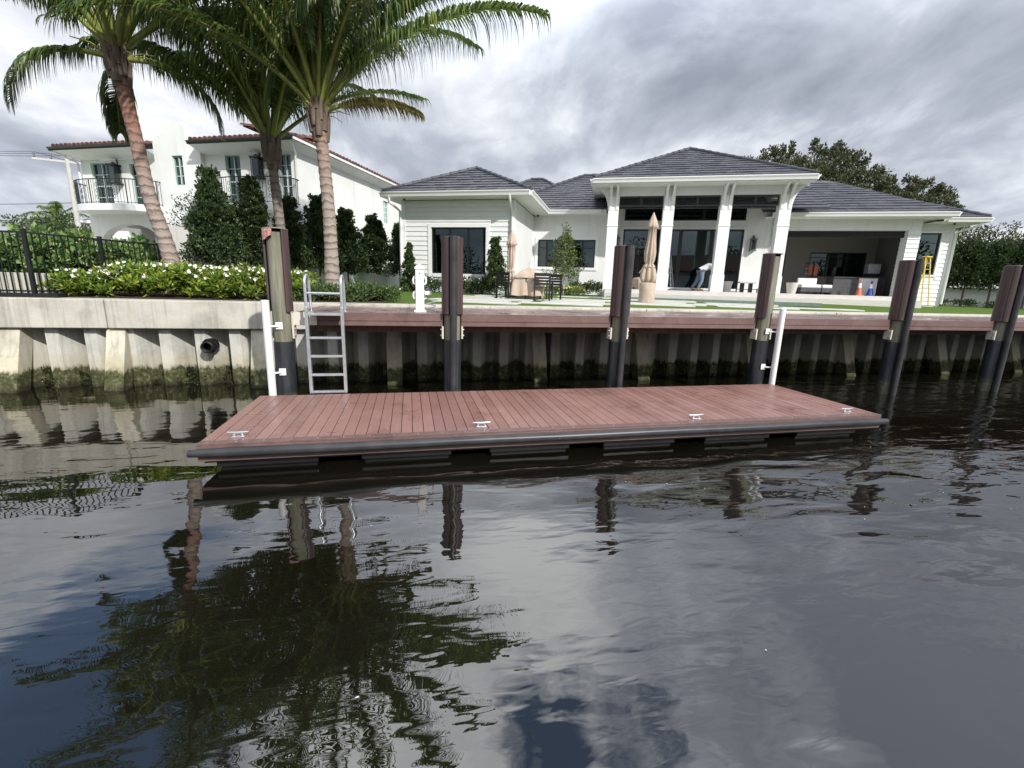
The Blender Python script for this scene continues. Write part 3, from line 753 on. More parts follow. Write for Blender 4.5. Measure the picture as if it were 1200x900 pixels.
def roof_plane(b, A, B, C, D, course=.36, tile=.33, lift=.038):
    """slate courses: A-B is the eave, D-C the top edge (A under D, B under C)"""
    A, B, C, D = map(Vector, (A, B, C, D)); nrm = (B - A).cross(D - A).normalized()
    if nrm.z < 0: nrm = -nrm
    ex = (B - A).normalized(); upd = nrm.cross(ex); upd = upd if upd.z > 0 else -upd
    Ht = (D - A).dot(upd); n = max(1, int(round(Ht / course)))
    for k in range(n):
        t0, t1 = k / n, min(1, (k + 1.12) / n)
        l0, r0_ = A.lerp(D, t0), B.lerp(C, t0); l1, r1 = A.lerp(D, t1), B.lerp(C, t1)
        a0, c0 = (l0 - A).dot(ex), (r0_ - A).dot(ex); a1, c1 = (l1 - A).dot(ex), (r1 - A).dot(ex)
        base0 = A + upd * (Ht * t0); base1 = A + upd * (Ht * t1)
        lo, hi = min(a0, a1), max(c0, c1); q = lo - (tile * .5 if k % 2 else 0)
        while q < hi:
            p0, p1 = q, q + tile * .985
            x0, x1 = max(p0, a0), min(p1, c0); y0, y1 = max(p0, a1), min(p1, c1)
            if x1 - x0 > .01 or y1 - y0 > .01:
                if x1 < x0: x0 = x1 = (a0 if p1 < a0 + .5 else c0)
                if y1 < y0: y0 = y1 = (a1 if y1 < a1 + .5 and p0 < a1 + .4 and a1 > a0 else c1)
                j = lift + random.uniform(-.006, .010)
                v = [base0 + ex * x0 + nrm * j, base0 + ex * x1 + nrm * j, base1 + ex * y1 + nrm * .006, base1 + ex * y0 + nrm * .006, base0 + ex * x0 - nrm * .01, base0 + ex * x1 - nrm * .01]
                b.raw(v, [(0, 1, 2, 3), (0, 4, 5, 1)])
            q += tile
def hip_caps(b, P, Q, r=.085):
    P, Q = Vector(P), Vector(Q); L = (Q - P).length; n = max(2, int(L / .4)); d = (Q - P) / n
    for k in range(n): b.tube([P + d * k, P + d * (k + 1.04)], [r * 1.15, r * .9], 8)
def window(T, u0, u1, z0, z1, v, mull=(), bars=(), fr=.055, parent_label=None, frame=None, name='window', pane=None):
    fm = frame or M['black']; b = MB()
    b.box(u0, u1, v, v + .09, z1 - fr, z1); b.box(u0, u1, v, v + .09, z0, z0 + fr); b.box(u0, u0 + fr, v, v + .09, z0 + fr, z1 - fr); b.box(u1 - fr, u1, v, v + .09, z0 + fr, z1 - fr)
    for m_ in mull: b.box(m_ - fr * .7, m_ + fr * .7, v + .004, v + .086, z0 + fr, z1 - fr)
    for (a, c, zz) in bars: b.box(a, c, v + .03, v + .06, zz - .014, zz + .014)
    w_ = T.part(name, b, fm, label=parent_label)
    g = MB(); g.box(u0 + fr * .5, u1 - fr * .5, v + .045, v + .053, z0 + fr * .5, z1 - fr * .5); T.part('pane', g, pane or M['glass'], w_)
    return w_
def room(b, u0, u1, v0, v1, z0, z1):
    """inside faces of a room open towards -v"""
    v = [(u0, v0, z0), (u1, v0, z0), (u1, v1, z0), (u0, v1, z0), (u0, v0, z1), (u1, v0, z1), (u1, v1, z1), (u0, v1, z1)]
    b.raw(v, [(0, 1, 2, 3), (7, 6, 5, 4), (3, 2, 6, 7), (0, 3, 7, 4), (2, 1, 5, 6)])
def casing(b, u0, u1, z0, z1, v, w_=.12, d=.035):
    b.box(u0 - w_, u1 + w_, v - d, v, z1, z1 + w_); b.box(u0 - w_, u1 + w_, v - d, v, z0 - w_, z0); b.box(u0 - w_, u0, v - d, v, z0, z1); b.box(u1, u1 + w_, v - d, v, z0, z1)
def gutter(b, p, q, out, h=.17):
    """K-style white gutter and fascia from p to q, leaning out"""
    p, q, o = Vector(p), Vector(q), Vector(out); z = Vector((0, 0, 1))
    sec = [o * 0, o * .0 - z * h, o * .05 - z * h, o * .075 - z * h * .55, o * .12 - z * .03, o * .12, o * .105, o * .10 - z * .03]
    n = len(sec); vs = [p + s_ for s_ in sec] + [q + s_ for s_ in sec]
    b.raw(vs, [(i, (i + 1) % n, (i + 1) % n + n, i + n) for i in range(n)] + [tuple(range(n))[::-1], tuple(range(n, 2 * n))])

GZ = 2.08; FL = 2.42
h = Thing('modern_house', 'white single-storey house with dark slate hip roofs, tall pillared porch and black-framed windows', 'house', (3, 22, GZ), house=True)
# --- walls
b = MB(); wall_front(b, -8.72, -4.08, GZ - .3, 5.66, 18.0, .2, [(-7.48, -5.18, 2.84, 4.64)])
b.box(-8.72, -8.52, 18.2, 28, GZ - .3, 5.66); b.box(-4.28, -4.08, 18.2, 22.4, GZ - .3, 5.66)
h.part('left_wing_wall', b, M['stucco'])
b = MB(); siding(b, -8.60, -4.20, GZ, 5.66, 18.0, [(-7.62, -5.04, 2.72, 4.78)])
h.part('lap_siding', b, M['siding'])
b = MB(); b.box(-8.76, -8.60, 17.955, 17.998, GZ, 5.66); b.box(-4.20, -4.05, 17.955, 17.998, GZ, 5.66); casing(b, -7.48, -5.18, 2.84, 4.64, 17.998, .14, .05); b.box(-4.078, -4.05, 17.998, 18.12, GZ, 5.66)
h.part('corner_trim', b, M['trim'])
window(h, -7.48, -5.18, 2.84, 4.64, 18.03, mull=(-6.72, -5.95), parent_label='three-pane black-framed window of the left wing')
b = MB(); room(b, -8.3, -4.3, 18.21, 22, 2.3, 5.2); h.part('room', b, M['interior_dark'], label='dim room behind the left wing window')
b = MB(); wall_front(b, -4.08, -.62, GZ - .3, 5.72, 22.4, .2, [(-3.84, -1.12, 3.36, 4.62)]); h.part('middle_wall', b, M['stucco'])
b = MB(); casing(b, -3.84, -1.12, 3.36, 4.62, 22.398, .13, .04); h.part('window_casing', b, M['trim'])
window(h, -3.84, -1.12, 3.36, 4.62, 22.43, mull=(-3.42, -1.72), bars=((-3.78, -3.42, 4.25), (-1.72, -1.17, 4.25), ), parent_label='wide black-framed window behind the young tree')
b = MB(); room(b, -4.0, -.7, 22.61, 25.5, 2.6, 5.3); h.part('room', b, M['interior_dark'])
# porch back wall
DZ0, DZ1, TZ0, TZ1 = FL + .02, 5.2, 5.58, 6.2
b = MB(); wall_front(b, -.62, 6.72, GZ - .3, 6.62, 23.2, .2, [(.12, 5.44, DZ0, DZ1), (.12, 5.44, TZ0, 6.45)])
b.box(-.62, -.42, 22.62, 23.2, GZ - .3, 6.6)
h.part('porch_wall', b, M['stucco'])
b = MB(); casing(b, .12, 5.44, DZ0 + .12, DZ1, 23.198, .1, .03); h.part('door_casing', b, M['trim'])
for (a, c) in ((.12, 1.40), (1.40, 2.74), (2.74, 4.10), (4.10, 5.44)):
    window(h, a + .005, c - .005, DZ0, DZ1, 23.24, fr=.075, name='sliding_door')
for (a, c) in ((.12, 1.89), (1.89, 3.66), (3.66, 5.44)):
    window(h, a + .005, c - .005, TZ0, 6.45, 23.24, fr=.06, name='transom_window')
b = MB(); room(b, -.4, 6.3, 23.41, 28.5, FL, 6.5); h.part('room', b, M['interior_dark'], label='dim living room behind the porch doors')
# beam, columns, brackets
b = MB(); b.box(-.60, 6.43, 20.62, 21.0, 6.21, 6.62); b.box(-.60, -.2, 21.0, 23.2, 6.21, 6.62); b.box(6.03, 6.43, 21.0, 23.2, 6.21, 6.62); h.part('porch_beam', b, M['stucco'])
CU = (-.375, 1.85, 4.04, 6.2)
for i, u in enumerate(CU):
    b = MB(); zb = GZ if i in (0,) else FL - .02 if i < 3 else GZ
    s_ = .215; v0 = 20.6
    b.box(u - s_, u + s_, v0, v0 + 2 * s_, zb, 6.21)
    b.box(u - s_ - .025, u + s_ + .025, v0 - .025, v0 + 2 * s_ + .025, zb, 3.10); b.box(u - s_ - .02, u + s_ + .02, v0 - .02, v0 + 2 * s_ + .02, 5.0, 5.06)
    o = h.part('column', b, M['trim'], bevel=.006)
    for q in (-.15, .11):
        bb = MB(); prof = [(20.6, 5.62)]
        for k in range(9):
            a = k / 8 * PI / 2; prof.append((20.6 - .62 * (1 - math.cos(a)) - .02, 5.66 + .88 * math.sin(a)))
        prof += [(20.02, 6.548), (20.6, 6.548)]; pr = [(p[0], p[1]) for p in prof]
        bb.prism([(p[0], p[1]) for p in pr], 'x', u + q - .03, u + q + .07); h.part('bracket', bb, M['trim'], o)
for sgn, u in ((-1, -.60), (1, 6.43)):
    bb = MB(); prof = [(u, 5.62)]
    for k in range(9):
        a = k / 8 * PI / 2; prof.append((u + sgn * (.55 * (1 - math.cos(a)) + .02), 5.66 + .88 * math.sin(a)))
    prof.append((u, 6.548)); bb.prism(prof, 'y', 20.72, 20.86); h.part('bracket', bb, M['trim'])
# louvred screens hanging in the bays
for a, c in ((-.14, 1.61), (2.09, 3.8), (4.28, 5.96)):
    b = MB(); z0, z1 = 5.80, 6.205; m_ = (a + c) / 2
    for q0, q1 in ((a, a + .05), (m_ - .05, m_ + .05), (c - .05, c)): b.box(q0, q1, 20.72, 20.78, z0, z1)
    b.box(a, c, 20.715, 20.785, z1 - .07, z1); b.box(a, c, 20.715, 20.785, z0, z0 + .06)
    for z in np.arange(z0 + .09, z1 - .07, .06): b.raw([(a, 20.70, z), (c, 20.70, z), (c, 20.79, z + .045), (a, 20.79, z + .045)], [(0, 1, 2, 3)])
    h.part('louvre_screen', b, M['dark_wood'])
# terrace and steps
b = MB(); b.box(-.5, 7.05, 19.98, 23.2, GZ - .2, FL); b.box(-.5, 7.05, 19.64, 19.978, GZ - .2, FL - .16)
b.box(6.75, 12.35, 22.6, 28, GZ - .2, FL + .0035); b.box(7.052, 12.35, 22.25, 22.598, GZ - .2, FL - .16)
h.part('terrace', b, M['terrace'], bevel=.006)
# right wing with its covered lounge
b = MB(); wall_front(b, 6.75, 12.5, 5.21, 5.72, 23.6, .3)
b.box(6.45, 6.75, 23.2, 28, GZ - .2, 5.72); h.part('lounge_beam', b, M['stucco'])
b = MB(); b.box(12.03, 12.5, 23.6, 24.05, GZ, 5.21); siding(b, 12.03, 12.5, GZ, 5.21, 23.6); siding_side(b, 23.6, 24.05, GZ, 5.21, 12.03, -1); h.part('sided_column', b, M['siding'])
b = MB(); wall_front(b, 6.75, 13.2, FL, 5.7, 27.4, .2, [(9.75, 12.35, 3.34, 4.56), (7.7, 8.6, FL, 4.5)]); h.part('lounge_back_wall', b, M['interior'])
b = MB(); b.box(6.75, 12.5, 23.9, 27.4, 5.60, 5.66); h.part('lounge_ceiling', b, M['interior'])
window(h, 9.75, 12.35, 3.34, 4.56, 27.43, mull=(10.6, 11.5), bars=((9.8, 12.3, 4.3),), parent_label='dark window at the back of the covered lounge')
window(h, 7.7, 8.6, FL, 4.5, 27.43, mull=(8.15,), parent_label='dark door at the back of the covered lounge')
b = MB(); room(b, 6.9, 13.0, 27.61, 30.5, FL, 5.4); h.part('room', b, M['interior_dark'])
b = MB(); b.box(6.76, 12.02, 23.82, 23.90, 4.94, 5.20)
for z in np.arange(4.97, 5.17, .06): b.raw([(6.76, 23.79, z), (12.02, 23.79, z), (12.02, 23.83, z + .045), (6.76, 23.83, z + .045)], [(0, 1, 2, 3)])
h.part('louvre_screen', b, M['dark_wood'])
b = MB(); wall_front(b, 12.5, 14.14, GZ - .2, 5.70, 24.4, .2, [(12.86, 13.72, 3.42, 5.2)]); b.box(13.94, 14.14, 24.6, 30, GZ - .2, 5.7); b.box(12.5, 12.7, 24.06, 24.4, GZ, 5.7); h.part('right_wall', b, M['stucco'])
b = MB(); siding(b, 12.7, 14.12, GZ, 5.68, 24.4, [(12.76, 13.80, 3.34, 5.28)]); b.box(14.06, 14.17, 24.355, 24.398, GZ, 5.68); h.part('lap_siding', b, M['siding'])
b = MB(); casing(b, 12.86, 13.72, 3.42, 5.2, 24.398, .08, .04); h.part('window_casing', b, M['trim'])
window(h, 12.86, 13.72, 3.42, 5.2, 24.43, bars=((12.9, 13.68, 4.78),), parent_label='tall window at the right end behind the yellow stepladder')
b = MB(); room(b, 12.55, 13.9, 24.61, 27, GZ, 5.4); h.part('room', b, M['interior_dark'])

# --- roofs
def fascia_ring(name, segs, soffits, roof_parent=None):
    b = MB()
    for p, q, o in segs: gutter(b, p, q, o)
    g = h.part('gutter', b, M['trim'], roof_parent)
    b = MB()
    for s_ in soffits: b.box(*s_)
    h.part('soffit', b, M['trim'], roof_parent)
E1 = 5.88
# main range (behind): long front slope with a hip at its left end
b = MB(); roof_plane(b, (-6.6, 21.8, E1), (8.2, 21.8, E1), (8.2, 27.0, 8.43), (-2.2, 27.0, 8.43)); hip_caps(b, (-6.0, 22.4, 6.2), (-2.2, 27, 8.46)); hip_caps(b, (-2.2, 27, 8.46), (6, 27, 8.46))
b.raw([(-2.2, 27.0, 8.43), (8.2, 27, 8.43), (8.2, 32, 6), (-6.6, 32, 6), (-6.6, 21.8, E1)], [(0, 1, 2, 3), (0, 3, 4)])
rf = h.part('roof', b, M['slate'], label='long slate slope between the left wing and the porch')
fascia_ring('m', [((-3.42, 21.8, E1 - .02), (-.9, 21.8, E1 - .02), (0, -1, 0))], [(-4.06, -.6, 21.8, 22.4, 5.70, 5.715), (-3.42, -.7, 21.81, 21.83, 5.71, 5.87)], rf)
# rear-left block whose short ridge shows above
b = MB(); roof_plane(b, (-9.2, 24.9, 6.4), (-1.2, 24.9, 6.4), (-4.75, 28.5, 8.62), (-5.45, 28.5, 8.62)); hip_caps(b, (-9.2, 24.9, 6.4), (-5.45, 28.5, 8.65)); hip_caps(b, (-1.2, 24.9, 6.4), (-4.75, 28.5, 8.65)); hip_caps(b, (-5.45, 28.5, 8.65), (-4.75, 28.5, 8.65))
b.raw([(-9.2, 24.9, 6.4), (-5.45, 28.5, 8.62), (-9.2, 32, 6.4), (-1.2, 24.9, 6.4), (-4.75, 28.5, 8.62), (-1.2, 32, 6.4)], [(0, 1, 2), (3, 5, 4), (1, 4, 5, 2)])
h.part('roof', b, M['slate'], label='small slate roof whose short ridge shows behind the left wing')
# left wing
LU0, LU1, LV = -9.27, -3.35, 17.3; um = (LU0 + LU1) / 2; ha = (LU1 - LU0) / 2; zp = E1 + .49 * ha
b = MB(); roof_plane(b, (LU0, LV, E1), (LU1, LV, E1), (um, LV + ha, zp), (um, LV + ha, zp)); roof_plane(b, (LU1, LV, E1), (LU1, 21.8, E1), (um, 27, zp), (um, LV + ha, zp)); roof_plane(b, (LU0, 27, E1), (LU0, LV, E1), (um, LV + ha, zp), (um, 27, zp))
hip_caps(b, (LU0 + .03, LV + .03, E1 + .03), (um, LV + ha, zp + .03)); hip_caps(b, (LU1 - .03, LV + .03, E1 + .03), (um, LV + ha, zp + .03)); hip_caps(b, (um, LV + ha, zp + .03), (um, 27, zp + .03))
rf = h.part('roof', b, M['slate'], label='slate hip roof over the left wing')
fascia_ring('l', [((LU0 - .0, LV, E1 - .02), (LU1, LV, E1 - .02), (0, -1, 0)), ((LU1, LV, E1 - .02), (LU1, 21.8, E1 - .02), (1, 0, 0)), ((LU0, 27, E1 - .02), (LU0, LV, E1 - .02), (-1, 0, 0))],
   [(LU0, LU1, LV, 18.0, 5.68, 5.695), (-4.08, LU1, 18.0, 21.8, 5.68, 5.695), (LU0, -8.72, 18, 27, 5.68, 5.695), (LU0 + .005, LU1 - .005, LV + .005, LV + .025, 5.69, 5.87), (LU1 - .025, LU1 - .005, LV + .03, 21.8, 5.69, 5.87)], rf)
# porch
PU0, PU1, PV, PE = -1.26, 6.90, 19.9, 6.77; um = (PU0 + PU1) / 2; ha = (PU1 - PU0) / 2; zp = PE + .50 * ha
b = MB(); roof_plane(b, (PU0, PV, PE), (PU1, PV, PE), (um, PV + ha, zp), (um, PV + ha, zp)); roof_plane(b, (PU1, PV, PE), (PU1, 26, PE), (um, 28, zp), (um, PV + ha, zp)); roof_plane(b, (PU0, 26, PE), (PU0, PV, PE), (um, PV + ha, zp), (um, 28, zp))
hip_caps(b, (PU0 + .03, PV + .03, PE + .03), (um, PV + ha, zp + .03)); hip_caps(b, (PU1 - .03, PV + .03, PE + .03), (um, PV + ha, zp + .03)); hip_caps(b, (um, PV + ha, zp + .03), (um, 28, zp + .03))
rf = h.part('roof', b, M['slate'], label='tall slate hip roof over the porch')
fascia_ring('p', [((PU0, PV, PE - .02), (PU1, PV, PE - .02), (0, -1, 0)), ((PU1, PV, PE - .02), (PU1, 26, PE - .02), (1, 0, 0)), ((PU0, 26, PE - .02), (PU0, PV, PE - .02), (-1, 0, 0))],
   [(PU0, PU1, PV, 26, 6.55, 6.57), (PU0 + .005, PU1 - .005, PV + .005, PV + .025, 6.57, 6.76), (PU1 - .025, PU1 - .005, PV + .03, 26, 6.57, 6.76), (PU0 + .005, PU0 + .025, PV + .03, 26, 6.57, 6.76)], rf)
b = MB(); b.box(-.6, -.4, 23.2, 26, 5.6, 6.55); b.box(6.5, 6.7, 23.42, 26, 5.6, 6.55); h.part('upper_wall', b, M['stucco'])
# right wing roof
b = MB(); roof_plane(b, (6.0, 22.9, E1), (13.3, 22.9, E1), (10.1, 27.1, 7.94), (6.0, 27.1, 7.94)); roof_plane(b, (13.28, 23.7, E1 - .12), (14.95, 23.7, E1 - .12), (10.1, 28.1, 7.94), (9.6, 28.1, 7.94)); roof_plane(b, (14.95, 23.7, E1 - .12), (14.95, 31, E1 - .12), (10.1, 29, 7.94), (10.1, 28.1, 7.94))
hip_caps(b, (14.92, 23.73, E1 - .08), (10.1, 28.1, 7.98)); hip_caps(b, (6.6, 27.1, 7.98), (10.1, 27.5, 7.98))
b.raw([(6.0, 27.1, 7.93), (10.1, 27.1, 7.93), (10.1, 29, 7.93), (6, 30, 7.0), (14.95, 31, 5.7), (13.3, 22.9, E1)], [(0, 1, 2, 3), (1, 5, 4, 2)])
rf = h.part('roof', b, M['slate'], label='long slate roof of the right wing')
fascia_ring('r', [((6.4, 22.9, E1 - .02), (13.3, 22.9, E1 - .02), (0, -1, 0)), ((13.3, 22.9, E1 - .02), (13.3, 23.7, E1 - .02), (1, 0, 0)), ((13.42, 23.7, E1 - .14), (14.95, 23.7, E1 - .14), (0, -1, 0)), ((14.95, 23.7, E1 - .14), (14.95, 31, E1 - .14), (1, 0, 0))],
   [(6.2, 13.3, 22.9, 24.4, 5.68, 5.70), (13.0, 14.95, 23.71, 31, 5.57, 5.59), (6.4, 13.28, 22.905, 22.925, 5.70, 5.87), (13.3, 14.93, 23.705, 23.725, 5.59, 5.75)], rf)
# downpipes
b = MB(); b.tube([(-8.95, 17.28, 5.72), (-8.95, 17.3, 5.50), (-8.86, 17.7, 5.35), (-8.80, 17.92, 5.25), (-8.80, 17.92, 2.15)], .05, 10); h.part('downpipe', b, M['trim'])
b = MB(); b.tube([(-4.1, 17.28, 5.72), (-4.1, 17.3, 5.58), (-4.13, 17.6, 5.42), (-4.13, 17.90, 5.2), (-4.13, 17.90, 2.15)], .05, 10); h.part('downpipe', b, M['trim'])
b = MB(); b.tube([(14.7, 23.75, 5.6), (14.7, 23.8, 5.45), (14.25, 24.2, 5.25), (14.2, 24.3, 5.2), (14.2, 24.3, 2.15)], .05, 10); h.part('downpipe', b, M['trim'])
def lantern(T, u, v, z, s=1., mt=None):
    b = MB(); w_ = .17 * s; t_ = .012
    for a in (-1, 1):
        for c in (-1, 1): b.box(u + a * w_ * .5 - t_, u + a * w_ * .5 + t_, v - .1 * s + c * .07 * s - t_, v - .1 * s + c * .07 * s + t_, z - .22 * s, z + .14 * s)
    b.box(u - w_ * .6, u + w_ * .6, v - .2 * s, v - .01, z - .25 * s, z - .22 * s); b.box(u - w_ * .6, u + w_ * .6, v - .2 * s, v - .01, z + .14 * s, z + .17 * s)
    b.lathe([(w_ * .5, 0), (w_ * .2, .07), (w_ * .12, .1)], (u, v - .1 * s, z + .17 * s), 8); b.box(u - .03, u + .03, v - .03, v + .0, z - .1, z + .3 * s)
    o = T.part('wall_lantern', b, mt or M['bronze'])
    g = MB(); g.box(u - w_ * .42, u + w_ * .42, v - .16 * s, v - .04 * s, z - .2 * s, z + .12 * s); T.part('lantern_glass', g, M['glass'], o)
lantern(h, -.15, 23.195, 4.6, 1.15); lantern(h, 5.84, 23.195, 4.57, 1.25)
# small dark fittings under the eaves
for (u, v, z) in ((-3.85, 22.1, 5.67), (-8.5, 17.7, 5.66), (13.9, 24.05, 5.55)):
    b = MB(); b.lathe([(.05, .02), (.045, -.03), (.01, -.06)], (u, v, z), 10); h.part('eave_camera', b, M['black'])

# pool strip in front of the porch
b = MB(); b.box(-.4, 7.4, 18.95, 19.25, GZ - .1, GZ + .035); o = struct('pool_edge', b, M['teal'], house=True)

# ------------------------------------------------------------------ neighbour's house (same house metres)
sp = Thing('villa', 'two-storey cream villa with terracotta roof tiles, curved iron balconies and green-framed windows', 'villa', (-19, 20, GZ), house=True)
SV = 17.8
b = MB(); wall_front(b, -24.85, -20.35, 4.95, 7.55, SV, .25, [(-24.3, -23.2, 5.46, 7.44), (-22.05, -21.1, 5.46, 7.35)]); b.box(-24.85, -24.6, SV + .25, 26, 4.95, 7.55)
b.box(-24.85, -20.35, SV + .26, 26, 4.90, 4.95)
sp.part('left_wall', b, M['stucco_old'])
# lower loggia with an arch
b = MB(); b.box(-24.85, -24.45, SV, SV + .4, GZ - .2, 4.95)
ax0, ax1, az, ah = -24.45, -20.6, 3.6, 1.15; am = (ax0 + ax1) / 2; poly = []
for k in range(17):
    a = PI - PI * k / 16; poly.append((am + (ax1 - ax0) / 2 * math.cos(a), az + ah * math.sin(a)))
for k in range(16):
    p, q = poly[k], poly[k + 1]; b.raw([(p[0], SV, p[1]), (q[0], SV, q[1]), (q[0], SV, 4.95), (p[0], SV, 4.95), (p[0], SV + .4, p[1]), (q[0], SV + .4, q[1])], [(0, 1, 2, 3), (0, 4, 5, 1)])
b.box(-20.6, -20.35, SV, SV + .4, GZ - .2, 4.95)
sp.part('loggia', b, M['stucco_old'])
b = MB(); b.box(-24.85, -20.35, 20.2, 20.4, GZ - .2, 4.9); b.box(-24.85, -20.35, 18.21, 20.2, 4.80, 4.89); sp.part('loggia_back_wall', b, M['interior'])  # grey instead of cream stucco: the recess's shade is put into the colour
# curved parapet block
pp = [(-20.35, GZ - .2), (-17.9, GZ - .2), (-17.9, 8.10), (-18.05, 8.33), (-18.35, 8.40), (-18.5, 8.62), (-18.8, 8.86), (-19.1, 8.93), (-19.4, 8.86), (-19.7, 8.60), (-19.85, 8.42), (-20.2, 8.36), (-20.35, 8.12)]
b = MB(); wall_front(b, -20.35, -17.9, GZ - .2, 8.10, 17.6, .25, [(-19.42, -18.86, 6.35, 7.56)])
top = [(-20.35, 8.10), (-20.2, 8.36), (-19.85, 8.42), (-19.7, 8.60), (-19.4, 8.86), (-19.1, 8.93), (-18.8, 8.86), (-18.5, 8.62), (-18.35, 8.40), (-18.05, 8.33), (-17.9, 8.10)]
b.prism(top, 'y', 17.601, 17.849); b.box(-20.35, -20.1, 17.85, 22, 7.4, 8.1); b.box(-18.15, -17.9, 17.85, 22, 7.4, 8.1)
sp.part('parapet_wall', b, M['stucco_old'])
b = MB(); wall_front(b, -17.9, -13.4, GZ - .2, 7.60, SV, .25, [(-16.85, -16.1, 5.46, 7.55), (-14.2, -13.62, 5.46, 7.52)]); b.box(-13.65, -13.4, SV + .25, 25.2, GZ - .2, 7.60)
wf = []
b.box(-13.65, -13.4, 25.6 + .2, 30, GZ - .2, 7.6); b.box(-13.65, -13.4, 25.2, 25.8, GZ - .2, 5.75); b.box(-13.65, -13.4, 25.2, 25.8, 6.98, 7.6)
sp.part('right_wall', b, M['stucco_old'])
b = MB(); b.box(-13.55, -13.5, 25.22, 25.78, 5.77, 6.96)
sp.part('side_window', b, M['green_frame'])
b = MB()
for k in range(5): b.box(-13.497, -13.48, 25.22, 25.78, 5.75 + k * .3, 5.77 + k * .3 + .02)
b.box(-13.497, -13.47, 25.48, 25.52, 5.77, 6.96); sp.part('shutter_bar', b, M['stucco_old'])
def fwin(u0, u1, z0, z1, v, nx=2, nz=4, nm='balcony_door'):
    bars = [(u0 + .04, u1 - .04, z0 + (z1 - z0) * k / nz) for k in range(1, nz)]
    w_ = window(sp, u0, u1, z0, z1, v + .10, mull=[u0 + (u1 - u0) * k / nx for k in range(1, nx)], bars=[], fr=.05, frame=M['green_frame'], name=nm)
    b = MB()
    for (a, c, zz) in bars: b.box(a, c, v + .125, v + .14, zz - .012, zz + .012)
    for k in range(1, nx): b.box(u0 + (u1 - u0) * k / nx - .014, u0 + (u1 - u0) * k / nx + .014, v + .088, v + .098, z0 + .05, z1 - .05)
    sp.part('glazing_bar', b, M['stucco_old'], w_)
fwin(-24.3, -23.2, 5.46, 7.44, SV); fwin(-22.05, -21.1, 5.46, 7.35, SV); fwin(-19.42, -18.86, 6.35, 7.56, 17.6, 2, 3, 'landing_window'); fwin(-16.85, -16.1, 5.46, 7.55, SV); fwin(-14.2, -13.62, 5.46, 7.52, SV, 2, 5)
b = MB(); room(b, -24.5, -20.6, SV + .3, 22, 4.97, 7.5); room(b, -17.7, -13.7, SV + .3, 22, 4.97, 7.5); room(b, -20.0, -18.2, 17.9, 20, 5.5, 7.9); sp.part('room', b, M['interior_dark'])
# barrel-tile roofs
def barrel(b, A, B, up_v, n, r=.115, ln=None):
    A, B, up_v = Vector(A), Vector(B), Vector(up_v); d = (B - A) / n; ex = d.normalized(); sl_ = up_v.normalized(); nn = ex.cross(sl_); nn = nn if nn.z > 0 else -nn
    courses = max(1, int(up_v.length / .42)); cl_ = up_v.length / courses
    for i in range(n):
        c0 = A + d * (i + .5)
        for k in range(courses):
            p = c0 + sl_ * (cl_ * k) + Vector((random.uniform(-.008, .008), 0, random.uniform(-.006, .01))); q = p + sl_ * cl_ * 1.12
            for (P_, Q_, s_, off) in ((p, q, 1, 0), ):
                vs = []
                for (c_, rr_, lf) in ((P_, r, .025), (Q_, r * .86, .0)):
                    for j in range(7):
                        a = PI * j / 6; vs.append(c_ + ex * math.cos(a) * rr_ + nn * (math.sin(a) * rr_ + lf))
                b.raw(vs, [(j, j + 1, 8 + j, 7 + j) for j in range(6)] , True)
                b.raw([vs[j] for j in range(7)] , [tuple(range(7))])
    a, c = A, B; b.raw([a - nn * .02, c - nn * .02, c + up_v - nn * .02, a + up_v - nn * .02], [(0, 1, 2, 3)])
EZ = 7.96
b = MB(); barrel(b, (-25.4, 17.08, EZ), (-20.45, 17.08, EZ), (0, 2.4, .5), 20)
sp.part('left_roof', b, M['barrel'])
b = MB(); barrel(b, (-17.9, 17.08, EZ), (-13.0, 17.08, EZ), (0, 2.4, .5), 20); barrel(b, (-12.9, 17.1, EZ), (-12.9, 30, EZ), (-2.4, 0, .5), 50)
sp.part('right_roof', b, M['barrel'])
b = MB()
for (p, q, o) in (((-25.5, 17.05, EZ - .02), (-20.38, 17.05, EZ - .02), (0, -1, 0)), ((-25.5, 24, EZ - .02), (-25.5, 17.05, EZ - .02), (-1, 0, 0)), ((-17.9, 17.05, EZ - .02), (-12.9, 17.05, EZ - .02), (0, -1, 0))): gutter(b, p, q, o, .13)
sp.part('gutter', b, M['black'])
b = MB(); b.bar((-12.88, 17.06, EZ - .06), (-12.88, 30, EZ - .06), .03, .1); b.box(-25.5, -20.35, 17.06, 17.8, 7.55, 7.58); b.raw([(-25.5, 17.06, EZ - .13), (-20.35, 17.06, EZ - .13), (-20.35, SV, 7.56), (-24.85, SV, 7.56), (-25.5, 26, EZ - .13), (-24.85, 26, 7.56)], [(0, 1, 2, 3), (0, 3, 5, 4)])
b.v = b.v[:8] + b.v[16:]; b.f = b.f[:6] + [tuple(i - 8 for i in f) for f in b.f[12:]]; b.mi = b.mi[:6] + b.mi[12:]; b.sm = b.sm[:6] + b.sm[12:]
b.raw([(-17.9, 17.06, EZ - .13), (-12.9, 17.06, EZ - .13), (-13.4, SV, 7.58), (-17.9, SV, 7.58), (-12.9, 30, EZ - .13), (-13.4, 30, 7.58)], [(0, 1, 2, 3), (1, 4, 5, 2)])
sp.part('eave_cove', b, M['stucco_old'])
b = MB(); b.tube([(-13.0, 17.0, 7.9), (-13.05, 17.2, 7.75), (-13.3, 17.7, 7.5), (-13.36, 17.76, 7.4), (-13.36, 17.76, 2.2)], .045, 10); sp.part('downpipe', b, M['trim'])
b = MB(); b.tube([(-25.45, 17.0, 7.9), (-25.3, 17.3, 7.7), (-24.95, 17.74, 7.45), (-24.93, 17.76, 5.5)], .045, 10); sp.part('downpipe', b, M['trim'])
